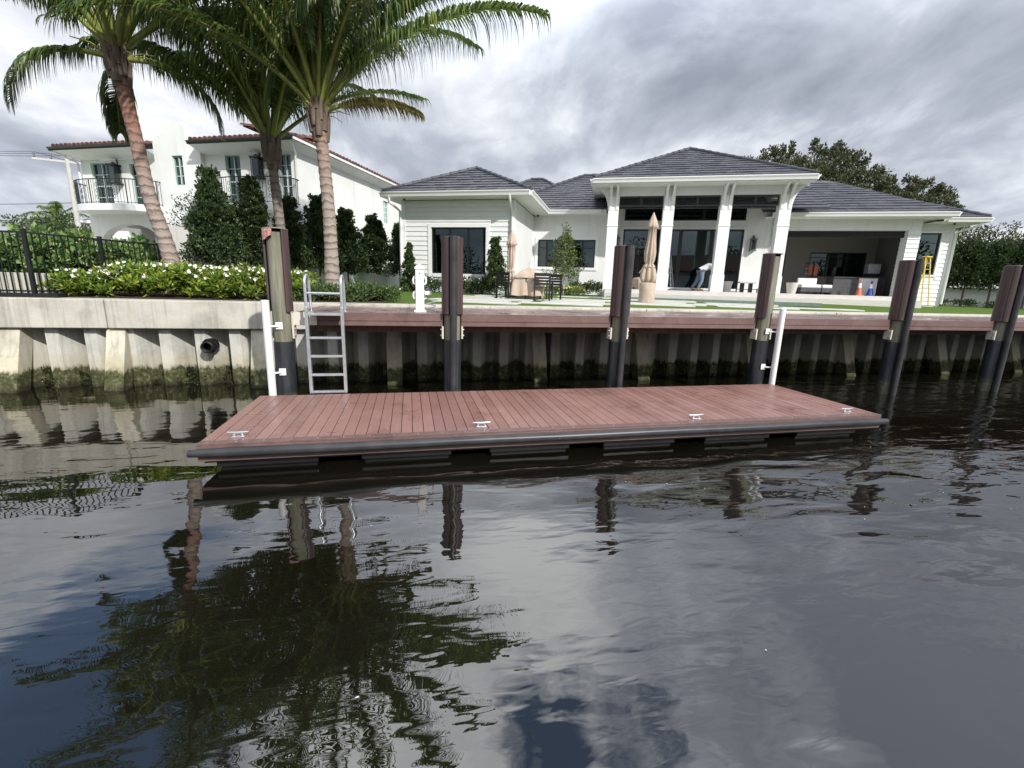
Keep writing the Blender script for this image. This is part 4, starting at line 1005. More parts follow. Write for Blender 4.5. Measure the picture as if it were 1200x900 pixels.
# balconies
def balcony(u0, u1, z, depth, lab, skirt=True):
    um = (u0 + u1) / 2; hw = (u1 - u0) / 2; arc = []
    for k in range(41):
        t_ = -1 + 2 * k / 40; arc.append((um + hw * t_, SV - depth * (1 - abs(t_) ** 3.2 * .62) ))
    poly = [(u0, SV)] + arc + [(u1, SV)]
    b = MB(); b.prism(poly, 'z', z - .28, z); pl = sp.part('balcony', b, M['stucco_old'], label=lab)
    b = MB(); rail = [(p[0], p[1] + .06, z + 1.02) for p in arc]; b.tube([(u0, SV, z + 1.02)] + rail + [(u1, SV, z + 1.02)], .022, 6)
    b.tube([(u0, SV, z + .06)] + [(p[0], p[1] + .06, z + .06) for p in arc] + [(u1, SV, z + .06)], .014, 6)
    n = int(2 * hw / .13)
    for k in range(n + 1):
        t_ = k / n * 40; i_ = int(min(39, t_)); fr_ = t_ - i_; p = (arc[i_][0] * (1 - fr_) + arc[i_ + 1][0] * fr_, arc[i_][1] * (1 - fr_) + arc[i_ + 1][1] * fr_ + .06)
        r_ = .022 if k % 7 == 0 else .009
        if k % 7 == 3:
            for q in range(3):
                cz = z + .28 + q * .25; b.tube([(p[0] + .055 * math.cos(a), p[1], cz + .085 * math.sin(a)) for a in np.linspace(0, 2 * PI, 12)], .009, 5)
        else: b.tube([(p[0], p[1], z), (p[0], p[1], z + 1.02)], r_, 5)
    for uu, vv in ((u0, arc[0][1]), (u1, arc[-1][1])):
        for q in np.arange(.1, SV - vv, .13): b.tube([(uu, SV - q, z), (uu, SV - q, z + 1.02)], .009, 5)
    sp.part('railing', b, M['iron'], pl)
balcony(-24.75, -20.2, 5.46, 1.25, 'left balcony with curved iron railing')
balcony(-17.3, -13.3, 5.46, .95, 'right balcony with curved iron railing')
lantern(sp, -22.7, SV, 6.95, 2.0, M['iron']); lantern(sp, -15.1, SV, 7.05, 2.0, M['iron'])

b = MB(); b.box(-40, -12.0, 12.6, 32, GZ - .1, GZ + .06); struct('added_villa_patio', b, M['terrace'], house=True)  # paving added under the villa to cut green light bouncing off the lawn
# ------------------------------------------------------------------ boundary walls
b = MB()
v0 = 9.9
b.raw([(-11.75, 9.9, GZ - .3), (-11.55, 9.9, GZ - .3), (-11.55, 12.4, GZ - .3), (-11.75, 12.4, GZ - .3), (-11.75, 9.9, 3.78), (-11.55, 9.9, 3.78), (-11.55, 12.4, 3.55), (-11.75, 12.4, 3.55)], [(0, 1, 5, 4), (1, 2, 6, 5), (2, 3, 7, 6), (3, 0, 4, 7), (4, 5, 6, 7)])
single('boundary_wall', b, M['stucco_old'], 'tall white garden wall section behind the leaning left palm', 'wall', (-11.65, 11, GZ), house=True)
b = MB(); b.box(-11.3, -11.1, 12.45, 27, GZ - .3, 2.95); b.box(-11.33, -11.07, 12.45, 27, 2.95, 3.01)
single('boundary_wall', b, M['stucco_old'], 'long low white wall behind the row of clipped trees on the left', 'wall', (-11.2, 18, GZ), house=True)
b = MB(); b.box(14.6, 40, 30.8, 31.0, GZ - .3, 3.35); b.box(14.6, 40, 30.77, 31.03, 3.35, 3.42)
single('boundary_wall', b, M['stucco_old'], 'low white wall behind the dark trees at the far right', 'wall', (20, 30.9, GZ), house=True)
b = MB(); b.box(-22, -7.5, 11.9, 12.1, 1.8, 2.42)
single('planter_wall', b, M['cap'], 'low pale planter wall behind the black fence at far left', 'wall', (-12, 12, 1.9))

# ------------------------------------------------------------------ black fence: along the cap, then up the property line
ft = Thing('metal_fence', 'black picket fence at far left running inland from the seawall to the white wall', 'fence', (-7.42, 11.2, 2.0))
A = Vector((-12.6, 11.25, 0)); Bc = Vector((-7.42, 11.25, 0)); p2 = H2W(-11.5, 9.75, 0)
def bays(P, Q, n, z0, z1):
    for k in range(n):
        a = P.lerp(Q, k / n); c = P.lerp(Q, (k + 1) / n)
        if k or P is not A: pass
        b = MB(); b.bar((a.x, a.y, z0 - .08), (a.x, a.y, z1 + .03), .065); b.bar((a.x, a.y, z1 + .03), (a.x, a.y, z1 + .045), .08); ft.part('post', b, M['black'])
        b = MB(); d = (c - a).normalized()
        b.bar((a.x, a.y, z1 - .02), (c.x, c.y, z1 - .02), .035, .035); b.bar((a.x, a.y, z0 + .06), (c.x, c.y, z0 + .06), .035, .035)
        m_ = int((c - a).length / .115)
        for q in range(1, m_): pnt = a.lerp(c, q / m_); b.bar((pnt.x, pnt.y, z0), (pnt.x, pnt.y, z1 - .02), .019)
        ft.part('picket_panel', b, M['black'])
bays(A, Bc, 3, 2.0, 3.22); bays(Bc, p2, 2, 2.0, 3.22)
b = MB(); b.bar((p2.x, p2.y, 1.95), (p2.x, p2.y, 3.25), .065); ft.part('post', b, M['black'])
b = MB(); b.box(-13, -6.95, 11.1, 11.4, 1.94, 2.02); single('kerb', b, M['black'], 'dark kerb at the foot of the black fence on the seawall', 'kerb', (-9, 11.25, 1.94))

# ------------------------------------------------------------------ clipped trees on the left
ftm = []
for k, (hh, rr_) in enumerate(((2.95, .60), (3.0, .52), (2.9, .56))):
    ftm.append(ficus_mesh(hh, rr_, .78, dense=1.6, taper=.9))
LT = [(-10.4, 10.43, 3.0, .56, 'broad conical tree nearest the water, left of the first piling'), (-10.4, 11.75, 3.05, .52, 'second conical tree of the left row, just behind the shaded palm'),
      (-10.4, 13.3, 2.85, .52, 'conical tree of the left row just right of the shaded palm trunk'), (-10.4, 14.75, 3.12, .62, 'conical tree of the left row just left of the upright front palm'),
      (-10.4, 16.5, 2.98, .6, 'conical tree of the left row just right of the upright front palm'), (-10.4, 18.6, 3.05, .66, 'conical tree of the left row, second from the modern house'),
      (-10.35, 20.9, 3.0, .5, 'last conical tree of the left row, tucked beside the modern house')]
protos = []
for i, (u, v, hh, rr_, lab) in enumerate(LT):
    k = i % 3
    if i < 3:
        T = Thing('conical_tree', lab, 'tree', (u, v, 2.04), house=True, group='clipped conical trees along the left boundary')
        c, t_ = ftm[k]; o1 = c.build('crown', M['lf_ficus'], T.e); o2 = t_.build('trunk', M['barkdark'], T.e); protos.append(T.e); e = T.e
    else: e = copy_tree(protos[k])
    base = ((2.95, .60), (3.0, .52), (2.9, .56))[k]
    place(e, (u, v, 2.04), i * 1.3, True, (rr_ / base[1], rr_ / base[1], hh / base[0]), lab)
c, t_ = broad_tree(.95, 1.5, 1.55, 70, 26, .07, .035, 5, 1.)
T = Thing('olive_tree', 'airy grey-green tree behind the white wall, left of the conical trees', 'tree', (-12.6, 12.2, GZ), house=True); T.part('crown', c, M['lf_grey']) if 0 else None
o = c.build('crown', M['lf_grey'], T.e); o = t_.build('trunk', M['barkdark'], T.e)
for (u, v, hh, rr_, lab) in ((-8.05, 17.1, 1.85, .26, 'slim narrow cone shrub at the left corner of the modern house'), (-4.56, 17.2, 2.05, .42, 'full cone shrub beside the covered table, right of the big window')):
    c, t_ = ficus_mesh(hh, rr_, .06, dense=.7, taper=.9); T = Thing('cone_shrub', lab, 'shrub', (u, v, 2.06), house=True, group='cone shrubs against the left wing')
    c.build('crown', M['lf_shrub'], T.e); t_.build('trunk', M['barkdark'], T.e)
# young tree
T = Thing('young_tree', 'young leafy tree with a thin pale trunk and a tall leader, before the wide window', 'tree', (-2.25, 20.0, 2.08), house=True)
c = MB(); cc = []; tb = MB(); tb.tube([(0, 0, 0), (.02, 0, .7), (0, .02, 1.6), (.03, 0, 2.5), (.0, 0, 2.9)], [.035, .028, .02, .01, .004], 8)
for k in range(46):
    a = k * 2.4; z = .65 + 1.75 * (k / 46); r = .82 * (1 - ((z - .7) / 2.1)) ** .7 * rng.uniform(.5, 1); p = (r * math.cos(a), r * math.sin(a), z + .25 * r)
    tb.tube([(0, 0, z - .1), (p[0] * .5, p[1] * .5, z + .05), p], [.012, .008, .003], 5); cc.append(p); cc.append((p[0] * .6, p[1] * .6, z + .08))
for z in np.arange(2.3, 2.95, .11): cc.append((rng.uniform(-.07, .07), rng.uniform(-.07, .07), z))
clumps(c, cc, .15, 34, .085, .05, .2, .8)
c.build('crown', M['lf_young'], T.e); tb.build('trunk', M['power_pole'], T.e)

# ------------------------------------------------------------------ hedges and beds
G1 = 'white-flowered shrubs in the bed behind the seawall'
HL = []
sm = [shrub_mesh(1.25, 1.15, .70 + .05 * _, 80, 46, .125, .05, 110, .045) for _ in range(3)]
xs_ = [-6.75, -5.75, -4.8, -3.85, -2.9]
labs = ['white-flowered shrub at the left end of the bed, against the black fence', 'white-flowered shrub just left of the leaning palm foot', 'white-flowered shrub just right of the leaning palm foot', 'white-flowered shrub just left of the first piling', 'white-flowered shrub showing just right of the first piling']
ft_ = None; PR = []
for i, x in enumerate(xs_):
    if i < 3:
        T = Thing('flowering_shrub', labs[i], 'shrub', (x, 12.05, 1.96), group=G1); c, f = sm[i]; c.build('foliage', M['lf_hedge'], T.e); f.build('flower', M['flower_w'], T.e)['kind'] = 'stuff'; PR.append(T.e); e = T.e
    else: e = copy_tree(PR[i - 3])
    place(e, (x, 12.05, 1.96), 0, False, (1., 1., (.76, .93, .86, .96, .85)[i]), labs[i])
G2 = 'low dark shrubs round the front palm'
c, f = shrub_mesh(1.0, .9, .34, 60, 50, .085, .035, 5, .03); PR2 = None
for i, (x, y, lab, s_) in enumerate(((-2.05, 11.95, 'low green shrub behind the left rail of the ladder', 1.), (-1.15, 12.1, 'low green shrub seen through the right rail of the ladder', 1.), (-.72, 12.4, 'low green shrub at the right end of the bed, where the lawn begins', .95), (-1.4, 13.6, 'low green shrub behind the front palm, under the clipped trees', 1.1))):
    if i == 0:
        T = Thing('low_shrub', lab, 'shrub', (x, y, 1.96), group=G2); c.build('foliage', M['lf_shrub'], T.e); f.build('flower', M['flower_w'], T.e)['kind'] = 'stuff'; PR2 = T.e; e = PR2
    else: e = copy_tree(PR2)
    place(e, (x, y, 1.96), i * .7, False, s_, lab)
b = MB(); b.raw([(-8, 11.43, 1.95), (-.5, 11.43, 1.95), (-.6, 13.0, 1.985), (-2.5, 15.5, 2.06), (-8, 14.5, 2.04)], [(0, 1, 2, 3, 4)]); struct('planting_bed', b, M['mulch'])
b = MB(); b.lathe([(.42, 0), (.36, .1), (.26, .2), (.17, .27), (.1, .30)], (-1.98, 12.85, 1.95), 16); single('soil_mound', b, M['mulch'], 'small brown mound of mulch at the foot of the front palm', 'mound', (-1.98, 12.85, 1.95))
G3 = 'shrubs against the left wing'
c, f = shrub_mesh(1.0, .6, .6, 50, 40, .07, .04, 16, .035); PR3 = None
for i, (u, lab) in enumerate(((-7.2, 'flowering shrub under the left wing window, just right of the white pedestal'), (-6.1, 'flowering shrub hidden behind the second piling under the window'), (-5.25, 'flowering shrub under the right part of the left wing window'))):
    if i == 0:
        T = Thing('wall_shrub', lab, 'shrub', (u, 17.35, 2.05), house=True, group=G3); c.build('foliage', M['lf_shrub'], T.e); f.build('flower', M['flower_w'], T.e)['kind'] = 'stuff'; PR3 = T.e; e = PR3
    else: e = copy_tree(PR3)
    place(e, (u, 17.35, 2.05), i * PI, True, 1, lab)
G4 = 'yellow-flowered plants along the house wall'
c, f = shrub_mesh(.8, .5, .38, 30, 40, .06, .03, 46, .05); PR4 = None
for i, (u, lab) in enumerate(((-3.0, 'yellow-flowered plant nearest the covered table'), (-2.35, 'yellow-flowered plant under the young tree'), (-1.7, 'yellow-flowered plant just right of the young tree'))):
    if i == 0:
        T = Thing('yellow_plant', lab, 'plant', (u, 20.2, 2.08), house=True, group=G4); c.build('foliage', M['lf_young'], T.e); f.build('flower', M['flower_y'], T.e)['kind'] = 'stuff'; PR4 = T.e; e = PR4
    else: e = copy_tree(PR4)
    place(e, (u, 20.2, 2.08), i * 2., True, 1, lab)
for i, (u, v, s_, lab) in enumerate(((-1.75, 21.2, .9, 'green shrub at the house wall behind the yellow flowers'), (-1.0, 20.7, 1., 'green shrub at the foot of the leftmost porch column'))):
    c, f = shrub_mesh(.75, .55, .6, 30, 42, .08, .045); T = Thing('wall_shrub', lab, 'shrub', (u, v, 2.08), house=True); c.build('foliage', M['lf_shrub'], T.e)
# leafy hedge beyond the fence
G5 = 'broad-leaved shrubs behind the black fence'
cm = [shrub_mesh(1.5, 1.3, 1.45, 100, 34, .15, .085) for _ in range(2)]; PR5 = []
for i, (x, y, s_, lab) in enumerate(((-9.6, 13.3, 1.0, 'broad-leaved shrub behind the fence at the left edge'), (-8.6, 13.7, 1.0, 'broad-leaved shrub behind the first fence post'), (-8.0, 14.8, .95, 'broad-leaved shrub behind the middle of the fence'), (-7.4, 15.7, 1.0, 'broad-leaved shrub behind the fence, left of the leaning palm'), (-10.9, 13.0, 1., 'broad-leaved shrub at the far left end of the hedge'), (-6.9, 16.8, 1.05, 'broad-leaved shrub beyond the fence directly behind the leaning palm'))):
    if i < 2:
        T = Thing('broadleaf_shrub', lab, 'shrub', (x, y, 1.95), group=G5); cm[i][0].build('foliage', M['lf_clusia'], T.e); PR5.append(T.e); e = T.e
    else: e = copy_tree(PR5[i % 2])
    place(e, (x, y, 1.95), i * 1.1, False, s_, lab)

# ------------------------------------------------------------------ palms
def frond_mesh(L, az, el, droop, leaf=1.15, pairs=78, hang=.75, seed=0, base=(0, 0, 0), wid=.05, side=0.):
    """one arching frond: rachis and two rows of drooping leaflets"""
    g = np.random.default_rng(seed); n = 26; pts = [np.array(base, float)]; e = el; a = az
    for k in range(n):
        s_ = k / n; ee = el - droop * (s_ ** 1.35); a = az + side * s_
        pts.append(pts[-1] + np.array([math.cos(a) * math.cos(ee), math.sin(a) * math.cos(ee), math.sin(ee)]) * L / n)
    pts = np.array(pts); rb = MB(); rb.tube([tuple(p) for p in pts[::2]], [.07 * (1 - .93 * (i / (len(pts[::2]) - 1)) ** .6) + .004 for i in range(len(pts[::2]))], 6)
    # petiole base broadens
    ts = np.linspace(.17, .995, pairs); lb = MB(); seg = 4
    for sgn in (-1, 1):
        tt = ts + g.uniform(-.003, .003, pairs); idx = tt * n; i0 = np.minimum(idx.astype(int), n - 1); fr_ = (idx - i0)[:, None]
        P_ = pts[i0] * (1 - fr_) + pts[i0 + 1] * fr_; T_ = unit(pts[i0 + 1] - pts[i0])
        S_ = unit(np.cross(T_, np.array([0, 0, 1.]))) * sgn; Up = unit(np.cross(S_, T_)) * (1 if sgn > 0 else -1)
        Up[Up[:, 2] < 0] *= -1
        prof = np.clip(np.sin(PI * np.clip((tt - .08) / 1.02, 0, 1)) ** .55, .25, 1) * (1 - .35 * tt) * leaf * g.uniform(.86, 1.1, pairs)
        D = unit(S_ * .95 + T_ * (.35 + .55 * tt[:, None]) + Up * g.uniform(.05, .35, (pairs, 1)))
        pos = P_.copy(); rows = []; Wd = unit(np.cross(D, S_ * .2 + Up + g.normal(size=(pairs, 3)) * .12))
        hg = hang * g.uniform(.7, 1.3, (pairs, 1)); twist = g.normal(size=(pairs, 3)) * .07
        for k in range(seg + 1):
            wv = wid * (1 - (k / seg) ** 1.6) + .003
            Wd = unit(np.cross(D, Up * .6 + T_ * .55 * sgn + twist))
            rows.append((pos - Wd * wv / 2, pos + Wd * wv / 2)); pos = pos + D * prof[:, None] / seg
            D = unit(D + np.array([0, 0, -1.]) * hg * (.55 + .25 * k) + twist * .5)
        V = np.stack([q for r in rows for q in r], 1)      # pairs x 2(seg+1) x 3
        o = len(lb.v); lb.v += V.reshape(-1, 3).tolist(); m_ = 2 * (seg + 1)
        for j in range(pairs):
            for k in range(seg):
                q = o + j * m_ + 2 * k; lb.f.append((q, q + 1, q + 3, q + 2)); lb.mi.append(0); lb.sm.append(False)
    return rb, lb
def palm(lab, loc, path, radii, crown, fronds, bark, leafm, group, fruit=True, seed=1):
    T = Thing('coconut_palm', lab, 'palm', loc, group=group); b = MB()
    # resample the trunk with ring scars
    P_ = [Vector(p) for p in path]; pts = []; rs = []; N = 90
    for i in range(N + 1):
        t_ = i / N * (len(P_) - 1); k = min(int(t_), len(P_) - 2); f_ = t_ - k
        p0, p1, p2_, p3 = P_[max(k - 1, 0)], P_[k], P_[k + 1], P_[min(k + 2, len(P_) - 1)]
        q = .5 * ((2 * p1) + (p2_ - p0) * f_ + (2 * p0 - 5 * p1 + 4 * p2_ - p3) * f_ ** 2 + (3 * p1 - p0 - 3 * p2_ + p3) * f_ ** 3)
        pts.append(q); rs.append(radii[k] * (1 - f_) + radii[min(k + 1, len(radii) - 1)] * f_)
    g = random.Random(seed)
    rs = [r * (1 + .05 * (1 if i % 3 == 0 else -.35) + g.uniform(-.025, .025)) for i, r in enumerate(rs)]
    b.tube(pts, rs, 18); T.part('trunk', b, bark)
    cr = Vector(crown)
    # leaf bases and fibre round the growing point
    b = MB()
    for k in range(16):
        a = k * 2.4; z = -.55 + k * .045; b.tube([cr + Vector((math.cos(a) * .14, math.sin(a) * .14, z - .12)), cr + Vector((math.cos(a) * .19, math.sin(a) * .19, z + .12)), cr + Vector((math.cos(a) * .24, math.sin(a) * .24, z + .42))], [.085, .07, .035], 7)
    b.tube([cr - Vector((0, 0, .7)), cr - Vector((0, 0, .2)), cr + Vector((0, 0, .45))], [.15, .19, .07], 12)
    T.part('leaf_base', b, M['barkdark'])
    for k, fd in enumerate(fronds):
        az, el, L, dr, lf, hg, dry = fd
        q = rad(az); base = (math.cos(q) * .13, math.sin(q) * .13, -.1 + .3 * math.sin(rad(el)))
        rb, lb = frond_mesh(L, q, rad(el), rad(dr), lf, 104, hg, seed * 100 + k, base, side=g.uniform(-.12, .12))
        o = T.part('frond', MBshift(rb, cr), M['rachis']); T.part('leaflets', MBshift(lb, cr), M['lf_palmy'] if dry else leafm, o)
    if fruit:
        b = MB()
        for k in range(34):
            a = g.uniform(0, 2 * PI); e = g.uniform(.2, 1.4); l = g.uniform(.35, .75); d = Vector((math.cos(a) * math.cos(e), math.sin(a) * math.cos(e), math.sin(e)))
            p0 = cr + Vector((math.cos(a) * .12, math.sin(a) * .12, -.05)); b.tube([p0, p0 + d * l * .6, p0 + d * l + Vector((0, 0, -.1))], [.012, .01, .006], 4)
        T.part('flower_stalks', b, M['fruit'])
    return T
def MBshift(b, o):
    b.v = [(p[0] + o[0], p[1] + o[1], p[2] + o[2]) for p in b.v]; return b
GP = 'coconut palms in the bed behind the seawall'
def auto_fronds(n, seed, lo=-35, hi=78, L=4.6, rot=0.):
    g = random.Random(seed); out = []
    for k in range(n):
        t_ = k / (n - 1); az = (rot + k * 137.5) % 360; el = hi + (lo - hi) * t_ ** .8 + g.uniform(-5, 5)
        out.append((az, el, L * g.uniform(.88, 1.06), 40 + 28 * (1 - abs(t_ - .5)) + g.uniform(-8, 8), 1.3 * g.uniform(.9, 1.1), 1.5 + .6 * g.random(), False))
    return out
# azimuth: 0 = +x (right along the wall), 90 = inland, 270 = towards the canal
f1 = auto_fronds(17, 3, 44, 86, 6.0, 20) + [(195, 5, 2.5, 100, .95, 2.2, False), (5, 5, 2.5, 100, .95, 2.2, False), (120, 0, 2.2, 90, .95, 2.0, False), (178, 48, 5.4, 70, 1.4, 1.8, False)]
palm('leaning palm at far left with reddish upper trunk, in front of the villa', (-5.75, 13.3, 1.98),
     [(-5.68, 13.3, 1.9), (-5.86, 13.3, 3.2), (-6.09, 13.3, 4.3), (-6.2, 13.3, 5.5), (-6.31, 13.3, 6.5), (-6.36, 13.3, 7.1)], [.22, .17, .15, .14, .145, .14], (-6.36, 13.3, 7.3), f1, M['palm_red'], M['lf_palm'], GP, seed=1)
f2 = auto_fronds(21, 8, 46, 86, 5.8, 70) + [(186, 55, 5.0, 88, 1.5, 2.2, False)]
palm('middle palm with greyer trunk set furthest back, its crown shaded', (-3.67, 15.2, 2.0),
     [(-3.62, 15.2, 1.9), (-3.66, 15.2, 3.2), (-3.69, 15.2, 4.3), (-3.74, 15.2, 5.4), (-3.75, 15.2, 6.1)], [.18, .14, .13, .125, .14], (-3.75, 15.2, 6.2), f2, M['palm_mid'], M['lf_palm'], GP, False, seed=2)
f3 = auto_fronds(22, 5, 50, 86, 6.2, 130) + [(343, 43, 5.9, 62, 1.45, 2.4, False), (352, 20, 2.4, 45, .8, 1.2, True), (352, 58, 5.4, 60, 1.4, 1.6, False), (200, 40, 5.0, 80, 1.3, .9, False)]
palm('upright front palm standing directly behind the ladder, pale ringed trunk', (-1.97, 12.9, 2.0),
     [(-1.98, 12.9, 1.9), (-1.95, 12.9, 3.2), (-1.96, 12.9, 4.4), (-2.02, 12.9, 5.6), (-2.06, 12.9, 6.2)], [.22, .165, .15, .145, .15], (-2.07, 12.9, 6.45), f3, M['palm_grey'], M['lf_palm'], GP, seed=3)

# ------------------------------------------------------------------ far trees, neighbours, power line
def tree(name, lab, loc, R, h, z0, m, n=110, per=70, L=.14, W=.08, seed=1, group=None, flat=.8, twig=0):
    c, t_ = broad_tree(R, h, z0, n, per, L, W, seed, flat); T = Thing(name, lab, 'tree', loc, group=group)
    if twig:
        g = np.random.default_rng(seed); k = twig
        a = g.uniform(0, 2 * PI, k); e = np.arcsin(g.uniform(0, 1, k)); d = np.stack([np.cos(a) * np.cos(e), np.sin(a) * np.cos(e), np.sin(e)], 1)
        P_ = d * np.array([R, R, h]) * .95 + np.array([0, 0, z0 + h * .1]); cc = np.concatenate([P_ + d * R * .03 * q for q in range(1, 5)]); clumps(c, cc, .16, 26, L, W, .5, 1.2)
    c.build('crown', m, T.e); t_.build('trunk', M['barkdark'], T.e); return T
tree('oak_tree', 'large olive-green tree rising behind the slate roof of the modern house', (30.6, 33.6, 2.1), 6.6, 5.6, 5.2, M['lf_oak'], 420, 190, .21, .11, 11, twig=210)
tree('oak_tree', 'lower crown right of the large tree behind the slate roof', (36.2, 29.5, 2.1), 3.9, 3.5, 4.9, M['lf_oak'], 200, 160, .20, .10, 12, twig=90)
tree('garden_tree', 'thin greyish tree beyond the right end of the modern house', (41.8, 27.0, 2.1), 3.3, 2.9, 2.8, M['lf_oak'], 120, 70, .17, .09, 13)
tree('garden_tree', 'yellow-green tree beyond the dark row at the right', (44.5, 25.2, 2.1), 3.4, 2.7, 2.2, M['lf_lite'], 120, 80, .17, .10, 14)
tree('garden_tree', 'dull green tree below the small far palm at far left', (-24.5, 41, 2.1), 3.4, 2.7, 1.2, M['lf_oak'], 110, 80, .2, .1, 15)
tree('garden_tree', 'dark green tree under the left balcony of the villa', (-19.5, 31.5, 2.1), 2.2, 2.3, 1.2, M['lf_shrub'], 80, 70, .16, .09, 16)
tree('garden_tree', 'low pale green tree at the far left edge', (-33.5, 42.5, 2.1), 4.2, 3.0, 1.2, M['lf_lite'], 120, 80, .22, .11, 17)
tree('garden_tree', 'grey tree showing above the low green ones at the far left edge', (-44, 55, 2.1), 5., 4.4, 2.0, M['lf_grey'], 110, 70, .25, .12, 18)
# clipped dark row at the right
RT = []
protoR = None
rl = ('nearest the house', 'second from the house', 'third from the house', 'fourth from the house', 'fifth from the house')
for i, (px_, py_, hh, rr_) in enumerate(((25.6, 17.9, 2.75, .82), (26.4, 17.2, 2.85, .85), (27.3, 16.7, 2.8, .85), (28.2, 15.9, 3.05, .9), (29.0, 15.0, 3.3, .9), (29.8, 14.1, 3.3, .9))):
    lab = ('dark clipped tree at the right, nearest the modern house', 'dark clipped tree at the right, second from the modern house', 'dark clipped tree at the right, third from the modern house', 'dark clipped tree behind the rightmost piling', 'dark clipped tree at the right edge, partly cut by it', 'tall dark clipped tree at the end of the right row')[i]
    if i == 0:
        T = Thing('clipped_tree', lab, 'tree', (px_, py_, 2.08), group='dark clipped trees along the right boundary')
        c = MB(); cc = cone_centres(1.85, .85, 170, 1.0, .3, .35); clumps(c, cc, .26, 60, .11, .065, .5, 1.1, (0, 0, 1.4)); tb = MB(); tb.tube([(0, 0, -.1), (.02, 0, .7), (0, 0, 2.2)], [.05, .04, .015], 8)
        c.build('crown', M['lf_ficus'], T.e); tb.build('trunk', M['barkdark'], T.e); protoR = T.e; e = protoR
    else: e = copy_tree(protoR)
    place(e, (px_, py_, 2.08), i * 1.4, False, (rr_ / .85, rr_ / .85, hh / 2.85), lab)
b = MB(); b.bar((24.6, 18.9, 2.3), (33.5, 13.2, 2.3), .15, 1.3); single('boundary_wall', b, M['stucco_old'], 'low white wall right behind the dark clipped trees', 'wall', (28, 17, 2.0))
for i, (x, y, lab) in enumerate(((24.9, 17.4, 'low dark shrub at the house corner under the dark row'), (25.9, 16.7, 'low dark shrub under the second dark tree'), (26.9, 16.0, 'low dark shrub under the third dark tree'))):
    c, f = shrub_mesh(1.1, .5, .28, 30, 30, .08, .04); T = Thing('low_shrub', lab, 'shrub', (x, y, 2.05), group='low dark shrubs under the right row'); c.build('foliage', M['lf_ficus'], T.e)
# far palm
T = Thing('far_palm', 'small distant palm against the sky at far left', 'palm', (-27.5, 45.5, 2.1)); cr = Vector((-27.5, 45.5, 6.6)); b = MB(); b.tube([(-27.4, 45.5, 1.9), (-27.5, 45.5, 4.5), (-27.5, 45.5, 6.7)], [.2, .15, .13], 10); T.part('trunk', b, M['palm_grey'])
for k, (az, el, L) in enumerate(((0, 35, 2.4), (180, 30, 2.7), (200, 5, 2.8), (340, 10, 2.5), (150, 55, 2.4), (30, 60, 2.2), (270, 30, 2.4), (90, 30, 2.4), (300, 60, 2.3), (220, -20, 2.3), (320, -15, 2.3), (120, 75, 2.2))):
    rb, lb = frond_mesh(L, rad(az), rad(el), rad(70), .75, 30, .7, 50 + k, (0, 0, 0), .09); o = T.part('frond', MBshift(rb, cr), M['rachis']); T.part('leaflets', MBshift(lb, cr), M['lf_palm'], o)
# utility pole
T = Thing('utility_pole', 'pale power pole with a crossarm standing beyond the villa balcony', 'pole', (-19.8, 34.4, 2.0)); b = MB(); b.tube([(-19.8, 34.4, 2.), (-19.8, 34.4, 9.15)], [.17, .11], 10); T.part('pole', b, M['power_pole'])
b = MB(); b.bar((-21.3, 34.0, 8.9), (-19.2, 34.55, 8.9), .09, .11); T.part('crossarm', b, M['power_pole'])
for q in (0, .38, .9): 
    b = MB(); p = Vector((-21.2, 34.02, 8.95)).lerp(Vector((-19.3, 34.5, 8.95)), q); b.lathe([(.04, 0), (.06, .08), (.035, .14), (.055, .22), (.03, .34)], p, 8); T.part('insulator', b, M['bronze'])
b = MB()
for q in (0, .38, .9):
    p = Vector((-21.2, 34.02, 9.28)).lerp(Vector((-19.3, 34.5, 9.28)), q); e = p + Vector((-34, 3, 2.6)); pts = [p.lerp(e, s_ / 14) - Vector((0, 0, 1.3 * 4 * (s_ / 14) * (1 - s_ / 14))) for s_ in range(15)]
    b.tube(pts, .012, 4, False); e = p + Vector((16, 26, .5)); pts = [p.lerp(e, s_ / 10) - Vector((0, 0, .8 * 4 * (s_ / 10) * (1 - s_ / 10))) for s_ in range(11)]; b.tube(pts, .012, 4, False)
p = Vector((-19.8, 34.4, 6.6)); e = p + Vector((-34, 2, 1.0)); b.tube([p.lerp(e, s_ / 14) - Vector((0, 0, 4 * (s_ / 14) * (1 - s_ / 14))) for s_ in range(15)], .016, 4, False)
T.part('wire', b, M['black'])
# small house beyond
T = Thing('far_house', 'small far house with a grey hip roof and white eaves beside the pole', 'house', (-22, 38, 2.1)); b = MB(); b.box(-21.3, -19.2, 38.5, 41, 2.0, 5.9); T.part('wall', b, M['stucco_old'])
b = MB(); b.raw([(-21.7, 38, 5.95), (-18.7, 38, 5.95), (-18.7, 41.5, 5.95), (-21.7, 41.5, 5.95), (-20.2, 39.8, 6.9)], [(0, 1, 4), (1, 2, 4), (2, 3, 4), (3, 0, 4)]); r_ = T.part('roof', b, M['asphalt']); b = MB(); b.box(-21.75, -18.65, 37.95, 41.55, 5.80, 5.94); T.part('eave', b, M['trim'], r_)
